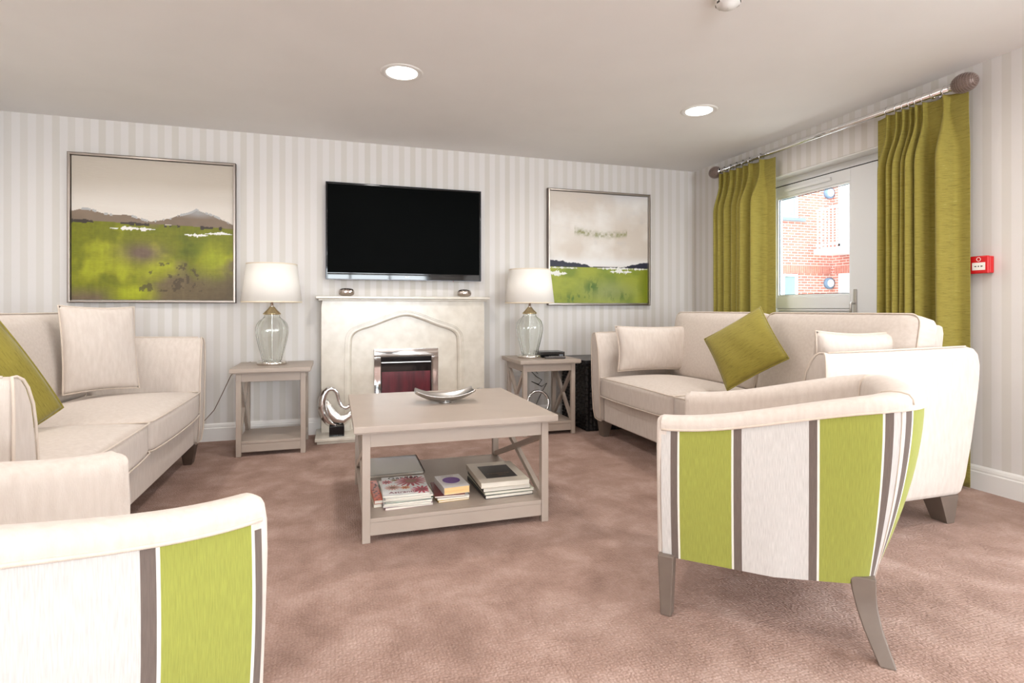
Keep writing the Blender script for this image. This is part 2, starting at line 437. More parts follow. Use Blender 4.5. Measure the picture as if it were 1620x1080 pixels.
# electric fire insert
ins = T(MB().box(.302, .829, FY + .022, FY + .047, .055, .10).box(.302, .829, FY + .022, FY + .047, .624, .69).box(.302, .357, FY + .022, FY + .047, .10, .624).box(.772, .829, FY + .022, FY + .047, .10, .624).build('fire_trim', M['chrome'], fp, bevel=.003))
ins['label'] = 'mirror polished chrome trim'
b = MB(); b.box(.357, .772, FY + .040, FY + .046, .10, .624); T(b.build('fire_glass', mat('fire_glass', (.010, .008, .009, 1), .08, spec=.6), fp))
T(box_obj('red_reflection_panel', noise_mat('maroon_reflection', srgb(104, 30, 42), srgb(60, 14, 24), scale=(1, 1, .15), nscale=22, rough=.25), fp, .365, .764, FY + .036, FY + .0395, .10, .50))  # maroon panel painting the red reflection low in the dark fire glass
T(box_obj('fire_grille', M['steel'], fp, .362, .767, FY + .030, FY + .0395, .572, .580, bevel=.001))
# hearth ornaments
def sculpture(name, label, x, y, flip=1):
    t = thing(name, label, 'sculpture', (x, y, .045))
    box_obj('plinth', M['gloss_black'], t, -.055, .055, -.04, .04, 0, .076, bevel=.002)
    path = [(.0, .07, .012), (-.055, .10, .028), (-.095, .16, .036), (-.112, .235, .034), (-.10, .31, .028), (-.066, .358, .021), (-.024, .362, .017), (.004, .325, .0145), (.012, .275, .0135), (.030, .228, .015), (.066, .205, .018), (.103, .222, .019), (.125, .262, .014), (.135, .305, .004)]
    pts = [Vector((p[0] * flip, 0, p[1])) for p in path]; rs = [p[2] for p in path]
    # resample
    P, Q = [], []
    for i in range(len(pts) - 1):
        for k in range(4):
            u = k / 4; P.append(pts[i].lerp(pts[i + 1], u)); Q.append(rs[i] * (1 - u) + rs[i + 1] * u)
    P.append(pts[-1]); Q.append(rs[-1])
    for _ in range(3):
        P = [P[0]] + [(P[i - 1] + P[i] * 2 + P[i + 1]) / 4 for i in range(1, len(P) - 1)] + [P[-1]]
    b = MB(); b.tube(P, Q, 14)
    b.build('outer_curve', M['chrome'], t, smooth=True)
    # inner crescent: broad sickle lying inside the hook
    b = MB(); rows = []
    cs = [(-.075, .28, .010), (-.062, .225, .030), (-.04, .17, .042), (.0, .125, .046), (.05, .115, .040), (.092, .145, .028), (.118, .19, .008)]
    for x0, z0, r in cs: rows.append((Vector((x0 * flip, 0, z0)), r))
    b.tube([p for p, r in rows], [r for p, r in rows], 14)
    for v in b.b.verts: v.co.y *= .55
    b.build('inner_crescent', mat('satin_silver', (.80, .79, .77, 1), .22, 1), t, smooth=True)
    return t
sculpture('abstract_sculpture', 'chrome hooked abstract sculpture on black plinth at left end of hearth', .012, 4.475)
sculpture('abstract_sculpture', 'chrome abstract sculpture at right end of hearth, mostly hidden by coffee table', 1.10, 4.475, -1).scale = (.9, .9, .85)
def pebble(label, x):
    b = MB(); b.grid(lambda u, v: (.062 * math.sin(math.pi * v) ** .7 * math.cos(2 * math.pi * u), .045 * math.sin(math.pi * v) ** .7 * math.sin(2 * math.pi * u), .032 - .032 * math.copysign(abs(math.cos(math.pi * v)) ** .8, math.cos(math.pi * v))), 32, 16, True)
    m = M.get('hammered') or mat('hammered_silver', (.62, .56, .52, 1), .12, 1)
    if 'hammered' not in M:
        nt = m.node_tree; vo = N(nt, 'ShaderNodeTexVoronoi', inp={'Scale': 70}); tc = N(nt, 'ShaderNodeTexCoord'); lk(nt, tc.outputs['Object'], vo.inputs['Vector'])
        bp = N(nt, 'ShaderNodeBump', inp={'Strength': .5, 'Distance': .004}); lk(nt, vo.outputs[0], bp.inputs['Height']); lk(nt, bp.outputs[0], bsdf(m).inputs['Normal']); M['hammered'] = m
    o = b.build('silver_pebble', m, smooth=True, doubles=.0004, loc=(x, 4.66, 1.1205)); return tag(o, label, 'ornament')
pebble('hammered silver pebble ornament at left end of the mantel shelf', .088)
pebble('hammered silver pebble ornament at right end of the mantel shelf', 1.057)

# ================================================================ television
tv = thing('television', 'large black flat screen television mounted above the fireplace', 'television', (.57, 4.694, 1.26))
b = MB(); b.box(-.64, .64, .0, .045, 0, .778); b.build('casing', M['gloss_black'], tv, bevel=.004)
b = MB()
b.box(-.64, -.628, -.006, 0, 0, .778).box(.628, .64, -.006, 0, 0, .778).box(-.628, .628, -.006, 0, .766, .778).box(-.628, .628, -.006, 0, 0, .048)
b.build('bezel', M['gloss_black'], tv, bevel=.002)
box_obj('screen', M['screen'], tv, -.628, .628, -.003, -.0005, .052, .766, bevel=0)
MB().box(-.642, .642, -.008, .0, -.004, .0005).box(-.6435, -.6405, -.007, .03, 0, .779).box(.6405, .6435, -.007, .03, 0, .779).box(-.642, .642, -.008, .03, .7785, .7815).build('silver_edge', mat('dark_silver', (.10, .10, .11, 1), .35, 1), tv)
box_obj('logo', mat('logo_silver', (.8, .8, .8, 1), .4), tv, -.014, .018, -.0075, -.0062, .022, .029, bevel=0)
box_obj('wall_bracket', M['black'], tv, -.2, .2, .046, .079, .2, .6, bevel=.002)
MB().lathe([(.0005, -.006), (.004, -.005), (.004, 0)], 12, (.40, .01, -.002)).build('indicator', mat('red_lens', (.7, .02, .03, 1), .3), tv)

# ================================================================ paintings (colour computed per vertex: pigment only)
def vnoise(nx, nz, fx, fz, seed):
    rng = np.random.RandomState(seed); g = rng.rand(fz + 2, fx + 2)
    X = np.linspace(0, fx, nx); Z = np.linspace(0, fz, nz); X, Z = np.meshgrid(X, Z)
    xi, zi = np.minimum(X.astype(int), fx), np.minimum(Z.astype(int), fz); xf, zf = X - xi, Z - zi
    xf = xf * xf * (3 - 2 * xf); zf = zf * zf * (3 - 2 * zf)
    return (g[zi, xi] * (1 - xf) + g[zi, xi + 1] * xf) * (1 - zf) + (g[zi + 1, xi] * (1 - xf) + g[zi + 1, xi + 1] * xf) * zf
def fbm(nx, nz, fx, fz, seed, o=4):
    s = 0; a = .5; t = 0
    for k in range(o): s = s + a * vnoise(nx, nz, fx * 2 ** k, fz * 2 ** k, seed + k); t += a; a *= .55
    return s / t
def lin(c): return np.array(srgb(*c)[:3])
def mixc(A, B, t): t = np.clip(t, 0, 1)[..., None]; return A * (1 - t) + B * t
def paint_mat():
    m = mat('oil_paint', rough=.42, spec=.4); nt = m.node_tree
    a = N(nt, 'ShaderNodeVertexColor'); a.layer_name = 'Col'; lk(nt, a.outputs[0], bsdf(m).inputs['Base Color'])
    tc = N(nt, 'ShaderNodeTexCoord'); mp = N(nt, 'ShaderNodeMapping'); mp.inputs['Scale'].default_value = (6, 6, 40); lk(nt, tc.outputs['Object'], mp.inputs[0])
    no = N(nt, 'ShaderNodeTexNoise', inp={'Scale': 4, 'Detail': 5}); lk(nt, mp.outputs[0], no.inputs['Vector'])
    bp = N(nt, 'ShaderNodeBump', inp={'Strength': .35, 'Distance': .004}); lk(nt, no.outputs[0], bp.inputs['Height']); lk(nt, bp.outputs[0], bsdf(m).inputs['Normal'])
    return m
M['paint'] = paint_mat()
M['print'] = mat('print', rough=.3); a_ = N(M['print'].node_tree, 'ShaderNodeVertexColor'); a_.layer_name = 'Col'; lk(M['print'].node_tree, a_.outputs[0], bsdf(M['print']).inputs['Base Color'])
def colour_grid(name, m, parent, w, h, rgb, place):
    nz, nx, _ = rgb.shape
    X, Z = np.meshgrid(np.linspace(-w / 2, w / 2, nx), np.linspace(0, h, nz))
    co_ = [place(x, z) for x, z in zip(X.ravel(), Z.ravel())]
    i, j = np.meshgrid(np.arange(nx - 1), np.arange(nz - 1)); k = (j * nx + i).ravel()
    F_ = np.stack([k, k + 1, k + nx + 1, k + nx], 1)
    me = bpy.data.meshes.new(name); me.from_pydata(co_, [], F_.tolist())
    ca = me.color_attributes.new('Col', 'FLOAT_COLOR', 'POINT')
    ca.data.foreach_set('color', np.concatenate([rgb.reshape(-1, 3), np.ones((nx * nz, 1))], 1).astype('f').ravel())
    me.materials.append(m); o = bpy.data.objects.new(name, me); C.objects.link(o); o.parent = parent
    return o
n = 240
U, V = np.meshgrid(np.linspace(0, 1, n), np.linspace(0, 1, n))      # V up
def paint1():
    c = np.zeros((n, n, 3)) + lin((196, 186, 172))
    c = mixc(c, lin((224, 217, 208)), np.clip((.86 - V) / .2, 0, 1) * .9 + .2 * (fbm(n, n, 2, 14, 1) - .5))
    f = fbm(n, n, 5, 4, 11); g = fbm(n, n, 4, 5, 21); h = fbm(n, n, 40, 3, 31)
    fld = np.zeros((n, n, 3)) + lin((128, 132, 22))
    fld = mixc(fld, lin((172, 176, 36)), (f - .48) * 5)
    fld = mixc(fld, lin((96, 108, 14)), (g - .55) * 5)
    fld = mixc(fld, lin((126, 108, 84)), (fbm(n, n, 3, 5, 41) - .56) * 7)
    mau = np.exp(-(((U - .42) / .13) ** 2 + ((V - .335) / .07) ** 2))
    fld = mixc(fld, lin((124, 104, 88)), mau * 1.1)
    br = np.clip((.24 - V + .12 * (U - .5) + .14 * (fbm(n, n, 6, 5, 51) - .5)) * 7, 0, 1) * np.clip((U - .38) * 6, 0, 1)
    fld = mixc(fld, lin((116, 100, 72)), br)
    br2 = np.clip((.11 - V + .05 * (f - .5)) * 12, 0, 1) * np.clip((.28 - U) * 8, 0, 1)
    fld = mixc(fld, lin((122, 104, 80)), br2)
    fld = mixc(fld, lin((182, 188, 30)), np.exp(-(((U - .37) / .1) ** 2 + ((V - .05) / .05) ** 2)) * 1.2)
    fld = mixc(fld, lin((176, 184, 38)), np.exp(-(((U - .87) / .09) ** 2 + ((V - .3) / .12) ** 2)) * .8)
    fld = fld * (.50 + .30 * h + .14 * fbm(n, n, 3, 50, 35) + .22 * fbm(n, n, 60, 60, 33) )[..., None]
    dk = (fbm(n, n, 34, 30, 61) * .5 + .5 * fbm(n, n, 9, 8, 62) > .56) & (V < .27) & (V > .06) & (U > .4) & (U < .85)
    fld = mixc(fld, lin((70, 60, 44)), dk * .7)
    hor = .555 - .02 * U
    c = np.where((V < hor)[..., None], fld, c)
    rid = .607 + .018 * np.sin(U * 9 + .5) + .01 * np.sin(U * 23) + .012 * (fbm(n, n, 14, 1, 71) - .5) - .03 * U
    rid = rid + .075 * np.clip(1 - np.abs(U - .76) / .17, 0, 1) ** 1.3
    hill = (V < rid) & (V >= hor - .012 * (f - .3))
    hc = mixc(np.zeros((n, n, 3)) + lin((118, 102, 86)), lin((146, 128, 110)), f)
    hc = mixc(hc, lin((160, 158, 156)), np.clip(1 - np.abs(U - .77) / .2, 0, 1) * np.clip((V - .595) * 26, 0, 1))
    c = np.where(hill[..., None], hc, c)
    edge = (np.abs(V - rid) < .008) & (fbm(n, n, 30, 6, 81) > .5); c = np.where(edge[..., None], lin((176, 176, 176)), c)
    dark = (np.abs(V - hor + .004 - .012 * (f - .5)) < .010 * fbm(n, n, 40, 4, 92) * 1.8) & (fbm(n, n, 12, 2, 91) > .47); c = np.where(dark[..., None], lin((62, 54, 48)), c)
    for (u0, u1, v0, t) in ((.22, .50, .508, .015), (.67, .84, .478, .015), (.80, 1.0, .492, .012)):
        e = np.abs(V - v0 - .012 * (fbm(n, n, 14, 2, 95) - .5)) < t * (fbm(n, n, 60, 24, 97) * 2.2 - .5) * np.clip(np.minimum(U - u0, u1 - U) * 14, 0, 1)
        c = np.where(e[..., None], lin((236, 234, 230)), c)
    return c
def paint2():
    a = fbm(n, n, 4, 4, 5); g = fbm(n, n, 7, 9, 15)
    c = np.zeros((n, n, 3)) + lin((214, 204, 192))
    c = mixc(c, lin((232, 228, 222)), (a - .4) * 3)
    c = mixc(c, lin((200, 200, 202)), np.clip((V - .88) * 7, 0, 1) * np.clip((U - .4) * 3, 0, 1))
    c = mixc(c, lin((204, 200, 196)), (g - .6) * 3)
    cl = np.exp(-((V - .80 + .28 * (U - .95) ** 2 - .25 * np.clip(U - .5, 0, 1)) / .10) ** 2); c = mixc(c, lin((240, 237, 232)), cl * .6 * (a + .3))
    arc = .625 + .35 * (U - .52) ** 2 + .02 * (g - .5)
    m_ = np.exp(-((V - arc) / .028) ** 2) * ((U > .24) & (U < .78)) * np.clip(fbm(n, n, 50, 44, 25) * 2.0 - .4, 0, 1)
    c = mixc(c, lin((142, 142, 92)), m_ * .95)
    c = mixc(c, lin((236, 236, 236)), np.exp(-((V - .36) / .05) ** 2) * .8)
    fld = mixc(np.zeros((n, n, 3)) + lin((158, 166, 62)), lin((122, 140, 50)), (fbm(n, n, 5, 7, 35) - .4) * 3)
    fld = mixc(fld, lin((150, 158, 100)), np.exp(-(((U - .6) / .25) ** 2 + ((V - .10) / .1) ** 2)) * .9)
    fld = mixc(fld, lin((118, 128, 20)), np.clip((U - .88) * 10, 0, 1))
    tf = (fbm(n, n, 22, 12, 45) > .5); tfm = np.exp(-(((U - .42) / .09) ** 2 + ((V - .15) / .06) ** 2)) + np.exp(-(((U - .25) / .16) ** 2 + ((V - .04) / .05) ** 2)) + .8 * np.exp(-(((U - .7) / .12) ** 2 + ((V - .06) / .05) ** 2))
    fld = mixc(fld, lin((76, 108, 46)), tfm * (.35 + .6 * tf))
    hor = .325
    c = np.where((V < hor)[..., None], fld, c)
    dk = (V > hor) & (V < hor + .008 + .055 * np.clip(1 - U / .42, 0, 1) ** .8 + .05 * np.clip((U - .72) / .28, 0, 1) + .03 * (fbm(n, n, 30, 2, 55) - .5) * (np.abs(U - .55) > .12))
    c = np.where(dk[..., None], lin((44, 46, 62)), c)
    for (u0, u1, v0, t) in ((0, .18, .265, .03), (.62, .85, .29, .022), (0, .3, .315, .008), (.5, 1, .318, .01)):
        e = np.abs(V - v0) < t * (fbm(n, n, 60, 30, 65) * 2.4 - .6) * np.clip(np.minimum(U - u0 + .03, u1 - U) * 12, 0, 1)
        c = np.where(e[..., None], lin((236, 236, 230)), c)
    return c
def picture(label, x0, x1, z0, z1, rgb):
    t = thing('framed_painting', label, 'painting', ((x0 + x1) / 2, BW - .003, z0))
    w, h = x1 - x0, z1 - z0; d = .045; f = .014
    b = MB()
    b.box(-w / 2, -w / 2 + f, -d, 0, 0, h).box(w / 2 - f, w / 2, -d, 0, 0, h).box(-w / 2 + f, w / 2 - f, -d, 0, 0, f).box(-w / 2 + f, w / 2 - f, -d, 0, h - f, h)
    b.build('frame', M['frame_metal'], t, bevel=.002)
    b = MB(); e = .004
    b.box(-w / 2 - e, -w / 2 - .0005, -d + .006, 0, -e, h + e).box(w / 2 + .0005, w / 2 + e, -d + .006, 0, -e, h + e).box(-w / 2, w / 2, -d + .006, 0, -e, -.0005).box(-w / 2, w / 2, -d + .006, 0, h + .0005, h + e)
    b.build('frame_side', M['frame_edge'], t)
    MB().box(-w / 2 + .018, w / 2 - .018, -.022, -.004, .018, h - .018).build('stretcher', M['white_paint'], t)
    colour_grid('canvas', M['paint'], t, w - .036, h - .036, rgb, lambda x, z: (x, -.0228, z + .018))
    return t
picture('framed landscape painting of brown hills over olive green fields, above left sofa', -1.819, -.735, 1.066, 2.138, paint1())
picture('framed landscape painting of pale sky, dark treeline and green meadow, right of television', 1.861, 2.922, 1.056, 2.124, paint2())

# ================================================================ tables
def xtable(name, label, x0, x1, y0, y1, H_, leg=.035, shelf=.105, board=.075):
    t = thing(name, label, 'table', ((x0 + x1) / 2, (y0 + y1) / 2, 0))
    w, d = (x1 - x0) / 2, (y1 - y0) / 2; th = .034; o = .036; m = M['taupe']
    b = MB(); b.box(-w, w, -d, d, H_ - .029, H_); b.build('tabletop', m, t, bevel=.003)
    b = MB(); b.box(-w + .006, w - .006, -d + .006, d - .006, H_ - th, H_ - .0295); b.build('top_moulding', m, t, bevel=.001)
    a, c = w - o, d - o
    for sx in (-1, 1):
        for sy in (-1, 1):
            xa, xb = sorted((sx * a, sx * (a - leg))); ya, yb = sorted((sy * c, sy * (c - leg)))
            box_obj('leg', m, t, xa, xb, ya, yb, 0, H_ - th, bevel=.0025)
    ap = .065 if H_ < .55 else .06
    zt = H_ - th
    for sy in (-1, 1):
        ya, yb = sorted((sy * (c - .005), sy * (c - .025))); box_obj('apron', m, t, -a + leg, a - leg, ya, yb, zt - ap, zt - .0005, bevel=.0015)
    for sx in (-1, 1):
        xa, xb = sorted((sx * (a - .005), sx * (a - .025))); box_obj('apron', m, t, xa, xb, -c + leg, c - leg, zt - ap, zt - .0005, bevel=.0015)
    b = MB(); b.box(-a + .004, a - .004, -c + leg, c - leg, shelf - .018, shelf).box(-a + leg, a - leg, -c + .004, -c + leg, shelf - .018, shelf).box(-a + leg, a - leg, c - leg, c - .004, shelf - .018, shelf)
    b.build('shelf', m, t, bevel=.0015)
    for sy in (-1, 1):
        ya, yb = sorted((sy * (c - .006), sy * (c - .026))); box_obj('shelf_rail', m, t, -a + leg, a - leg, ya, yb, shelf - board, shelf - .0185, bevel=.0015)
    z0, z1 = shelf, zt - ap
    for sx in (-1, 1):
        X = sx * (a - .018)
        for k, (p, q) in enumerate((((X, -c + leg, z0), (X, c - leg, z1)), ((X, -c + leg, z1), (X, c - leg, z0)))):
            b = MB(); b.beam(p, q, .023 if k == 0 else .022, .052); 
            # trim the ends flush with legs, apron and shelf
            for v in b.b.verts:
                v.co.y = max(-c + leg - .003, min(c - leg + .003, v.co.y)); v.co.z = max(z0 + .0005, min(z1 - .0005, v.co.z))
            b.build('cross_brace', m, t)
    return t
xtable('coffee_table', 'taupe painted square coffee table with crossed sides and books on its shelf', .075, 1.01, 2.44, 3.40, .514)
xtable('side_table', 'taupe crossed side table left of fireplace, lamp on top', -.684, -.163, 4.15, 4.67, .609, leg=.034)
xtable('side_table', 'taupe crossed side table right of fireplace carrying lamp and black box', 1.388, 1.91, 4.13, 4.65, .609, leg=.034)

# ================================================================ table lamps
def lamp(label, x, y):
    t = thing('table_lamp', label, 'lamp', (x, y, .609))
    MB().lathe([(.0005, .001), (.10, .001), (.103, .004), (.103, .022), (.098, .026), (.0005, .026)], 48).build('base', M['nickel'], t, smooth=True, bevel=0)
    rib = lambda r, z, a: r * (1 + (.022 * math.cos(18 * a) if .03 < z < .33 else 0))
    prof = [(.060, .027), (.066, .032), (.080, .09), (.098, .16), (.110, .22), (.113, .258), (.106, .295), (.085, .325), (.062, .342), (.054, .352), (.054, .366)]
    def sm(p, it=2):
        for _ in range(it):
            q = [p[0]]
            for a, c in zip(p[:-1], p[1:]): q += [(a[0] * .75 + c[0] * .25, a[1] * .75 + c[1] * .25), (a[0] * .25 + c[0] * .75, a[1] * .25 + c[1] * .75)]
            q.append(p[-1]); p = q
        return p
    pr = sm(prof)
    b = MB(); rows = pr + [(r - .0035, z) for r, z in reversed(pr)]
    rows = [(.001, .0265)] + pr + [(r - .004, z) for r, z in reversed(pr[1:])] + [(.001, .0315)]
    b.lathe(rows, 108, wob=rib); b.build('glass_body', M['glass'], t, smooth=True)
    MB().lathe([(.0055, .0325), (.0055, .366)], 12).build('rod', M['steel'], t, smooth=True)
    MB().lathe([(.056, .366), (.062, .370), (.062, .376), (.056, .380), (.050, .388), (.036, .40), (.026, .412), (.020, .420), (.0185, .425)], 40).build('collar', M['brass'], t, smooth=True)
    MB().lathe([(.012, .425), (.012, .455), (.018, .458), (.018, .50), (.001, .50)], 20).build('lamp_holder', M['nickel'], t, smooth=True)
    b = MB(); b.lathe([(.206, .458), (.172, .735)], 64); s = b.build('lamp_shade', M['shade'], t, smooth=True, solid=.003)
    rt = mat('rim_tape', srgb(226, 212, 190), .8)
    for rr_, z_ in ((.2085, .455), (.1745, .731)): MB().lathe([(rr_, z_), (rr_, z_ + .008), (rr_ - .005, z_ + .008), (rr_ - .005, z_), (rr_, z_)], 64).build('shade_rim', rt, s, smooth=True)
    b = MB()
    for k in range(3):
        a = k * 2 * math.pi / 3; b.tube([(.015 * math.cos(a), .015 * math.sin(a), .497), (.17 * math.cos(a), .17 * math.sin(a), .71)], .002, 6)
    b.build('shade_support', M['steel'], t, smooth=True)
    MB().grid(lambda u, v: (.028 * math.sin(math.pi * v) * math.cos(2 * math.pi * u), .028 * math.sin(math.pi * v) * math.sin(2 * math.pi * u), .535 - .035 * math.cos(math.pi * v)), 20, 10, True)
    return t
lamp('glass table lamp with cream shade on the left side table', -.442, 4.42)
lamp('glass table lamp with cream shade on the right side table', 1.553, 4.38)
# cable of left lamp
cb = MB().tube([(-.62, 4.70, .609 - .002), (-.66, 4.715, .60), (-.71, 4.745, .57), (-.77, 4.752, .50), (-.83, 4.752, .36), (-.885, 4.752, .24), (-.95, 4.752, .165), (-1.05, 4.70, .09), (-1.12, 4.6, .006)], .0028, 6).build('lamp_cable', mat('clear_brown_flex', srgb(120, 96, 80), .4), smooth=True)
tag(cb, 'thin brown lamp flex hanging from left side table to floor', 'cable')

# ================================================================ dish
t = thing('silver_dish', 'shallow rectangular silver dish with upswept ends on the coffee table', 'dish', (.565, 2.96, .514), R(-4))
b = MB()
def dish(u, v):
    x = (u - .5) * 2; y = (v - .5) * 2
    return (x * .163 * (1 - .04 * y * y), y * .085 * (1 - .12 * x * x), .007 + .050 * abs(x) ** 2.2 + .034 * abs(y) ** 2.2 * (1 - .5 * x * x))
b.grid(dish, 32, 20)
b.build('bowl', M['steel'], t, smooth=True, solid=.005, sub=1)
MB().lathe([(.001, .0005), (.036, .0005), (.038, .0045), (.001, .0045)], 32).build('foot', M['steel'], t, smooth=True)

# ================================================================ upholstery helpers
def rbox(w, d, h, puff=.0, r=.03, n=(14, 14, 6), fn=None):
    """soft box centred on x,y with bottom at z=0; puff raises the crown"""
    b = MB(); bmx = b.b
    bmesh.ops.create_cube(bmx, size=1)
    bmesh.ops.subdivide_edges(bmx, edges=bmx.edges[:], cuts=n[0], use_grid_fill=True)
    for v in bmx.verts:
        p = v.co * 2
        hx, hy, hz = w / 2, d / 2, h / 2
        q = Vector((p.x * hx, p.y * hy, p.z * hz))
        cx, cy, cz = [max(-a + r, min(a - r, c)) for a, c in zip((hx, hy, hz), q)]
        dv = q - Vector((cx, cy, cz))
        if dv.length > 1e-6: q = Vector((cx, cy, cz)) + dv.normalized() * r
        k = (1 - abs(p.x) ** 2.5) * (1 - abs(p.y) ** 2.5)
        q.z += puff * k * (1 if p.z > 0 else -.15) * abs(p.z)
        q.z += hz
        if fn: q = fn(q)
        v.co = q
    return b
def loop_pts(w, d, z, r=.03, k=6, zf=None):
    pts = []
    for cx, cy, a0 in ((w / 2 - r, d / 2 - r, 0), (-w / 2 + r, d / 2 - r, 90), (-w / 2 + r, -d / 2 + r, 180), (w / 2 - r, -d / 2 + r, 270)):
        for i in range(k + 1):
            a = R(a0 + 90 * i / k); pts.append((cx + r * math.cos(a), cy + r * math.sin(a), z))
    out = []
    for i, p in enumerate(pts):
        q = pts[(i + 1) % len(pts)]; out.append(p)
        dd = math.dist(p, q)
        if dd > .1:
            for j in range(1, 8): out.append(tuple(p[c] + (q[c] - p[c]) * j / 8 for c in range(3)))
    return out
def pillow(name, label, loc, dirx, up, w=.45, h=.45, T_=.075, m=None, pipe=True, group=None, corner=.07, crease=0):
    """scatter cushion: dirx = unit vector along its width, up = along its height"""
    X = Vector(dirx).normalized(); Z = Vector(up); Z = (Z - X * Z.dot(X)).normalized(); Y = Z.cross(X)
    o = thing(name, label, 'cushion', (0, 0, 0), 0, group)
    o.matrix_world = Matrix.Translation(Vector(loc)) @ Matrix((X, Y, Z)).transposed().to_4x4()
    def prof(u, v, s):
        x, z = 2 * u - 1, 2 * v - 1
        k = max(0, (1 - x ** 2)) ** .5 * max(0, (1 - z ** 2)) ** .5
        px = x * (1 - corner * (1 - z * z)) * w / 2; pz = z * (1 - corner * (1 - x * x)) * h / 2
        wr = .006 * math.sin(7 * x + 3 * z) * k + crease * math.sin(9 * z - 4 * x) * k * (1 - k)
        return (px, s * (T_ * k ** .8 + wr * .6), pz)
    b = MB()
    b.grid(lambda u, v: prof(u, v, -1), 28, 28); b.grid(lambda u, v: prof(u, v, 1), 28, 28)
    b.build('cover', m or M['cream'], o, smooth=True, doubles=.0008)
    if pipe:
        pts = []
        for s in range(4):
            for i in range(24):
                a = i / 24
                u, v = ((a, 0), (1, a), (1 - a, 1), (0, 1 - a))[s]; pts.append(prof(u, v, 0))
        b = MB(); b.tube(pts, .0045, 6, True); b.build('piping', M['piping'] if m is None else m, o, smooth=True)
    return o

# ================================================================ sofas
def sofa(label, loc, rz, L, legm, D=.97):
    t = thing('sofa', label, 'sofa', loc, rz)
    hl = L / 2; at = .155
    # base
    b = MB(); b.box(-hl + at, hl - at, .03, D - .12, .135, .325)
    b.build('base', M['cream'], t, bevel=.012, seg=3)
    # arms
    for s in (-1, 1):
        rows = []
        for z, xi, xo, f, bk in ((.130, -.115, -.045, .030, .84), (.145, -.135, -.030, .016, .856), (.22, -.140, -.018, .006, .87), (.40, -.138, -.006, .002, .895), (.58, -.130, 0, .0, .92), (.68, -.118, .0, .0, .935), (.74, -.104, 0, .0, .94), (.79, -.080, -.002, .002, .93), (.815, -.062, -.008, .006, .91), (.826, -.045, -.020, .014, .88)):
            rows.append([(s * (hl + xi), f, z), (s * (hl + xo), f, z), (s * (hl + xo), bk, z + (.012 if z > .7 else 0)), (s * (hl + xi), bk, z + (.012 if z > .7 else 0))])
        b = MB(); b.loft(rows)
        arm = b.build('arm', M['cream'], t, bevel=.012, seg=3)
        fr = [(r[0][0], r[0][1] - .002, r[0][2]) for r in rows]; fo = [(r[1][0], r[1][1] - .002, r[1][2]) for r in rows]
        b = MB(); b.tube(fr + list(reversed(fo)), .0045, 6, True)
        b.tube([(r[1][0] - s * .002, r[1][1] + .02, r[1][2] + .002) for r in rows[-1:]] + [(s * (hl - .014), .3, .832), (s * (hl - .014), .6, .836), (s * (hl - .016), .86, .840)], .004, 6)
        b.build('piping', M['piping'], arm, smooth=True)
    # back frame, leaning, from side to side
    rows = []
    for z, y0, y1 in ((.135, .70, .845), (.4, .72, .885), (.6, .75, .92), (.80, .80, .95), (.89, .83, .962), (.925, .85, .955), (.935, .87, .93)):
        e = -.045
        rows.append([(-hl + at - .02 - e, y0, z), (hl - at + .02 + e, y0, z), (hl - at + .02 + e, y1, z), (-hl + at - .02 - e, y1, z)])
    b = MB(); b.loft(rows); b.build('back', M['cream'], t, bevel=.014, seg=3)
    # seat cushions
    iw = (L - 2 * at) / 2 - .004 + .008
    for s in (-1, 1):
        def fn(q): return q
        b = rbox(iw - .004, .66, .155, puff=.040, r=.028, fn=lambda q: Vector((q.x, q.y - (.022 * (1 - min(1, abs(q.x) / (iw / 2)) ** 2.5) if q.y < 0 else 0), q.z)))
        c = b.build('seat_cushion', M['cream'], t, smooth=True)
        c.location = (s * (iw / 2 + .001), .325, .328)
        b = MB(); bow = lambda x, y: y - (.022 * (1 - min(1, abs(x) / (iw / 2)) ** 2.5) if y < -.2 else 0)
        b.tube([(x, bow(x, y), z + (.010 * (1 - min(1, abs(x) / (iw / 2)) ** 2.5) if y < -.2 else 0)) for x, y, z in loop_pts(iw, .664, .150, .035)], .0045, 6, True)
        b.tube([(x, bow(x, y), z) for x, y, z in loop_pts(iw, .664, .010, .035)], .0045, 6, True)
        b.build('piping', M['piping'], c, smooth=True)
    # back cushions, leaning
    for s in (-1, 1):
        b = rbox(iw + .032 , .53, .17, puff=.035, r=.055)
        c = b.build('back_cushion', M['cream'], t, smooth=True)
        # stand it up: its local y (height .52) becomes z, its local z (thickness) faces the front
        c.matrix_local = Matrix.Translation((s * (iw / 2 + .018), .815, .708)) @ Matrix.Rotation(R(90 - 11), 4, 'X')
        b = MB(); b.tube(loop_pts(iw + .024, .522, .145, .055), .0045, 6, True)
        b.build('piping', M['piping'], c, smooth=True)
    for sx in (-1, 1):
        for y, k in ((.075, -1), (.80, 1)):
            b = MB(); x = sx * (hl - .085)
            rows = [[(x - .045 + sx * .012, y - .022, 0), (x + .032 + sx * .012, y - .022, 0), (x + .032 + sx * .012, y + .026, 0), (x - .045 + sx * .012, y + .026, 0)],
                    [(x - .050, y - .045 - .03 * (k > 0), .1345), (x + .050, y - .045 - .03 * (k > 0), .1345), (x + .050, y + .045, .1345), (x - .050, y + .045, .1345)]]
            b.loft(rows); b.build('leg', legm, t, bevel=.002)
    return t
sofa('cream two seat sofa along the left, facing the coffee table, dark feet', (-.84, 3.03, 0), R(90), 2.34, M['dark_leg'])
sofa('cream two seat sofa along the right in front of curtained door, taupe feet', (1.98, 2.955, 0), R(-90), 2.25, M['leg'])

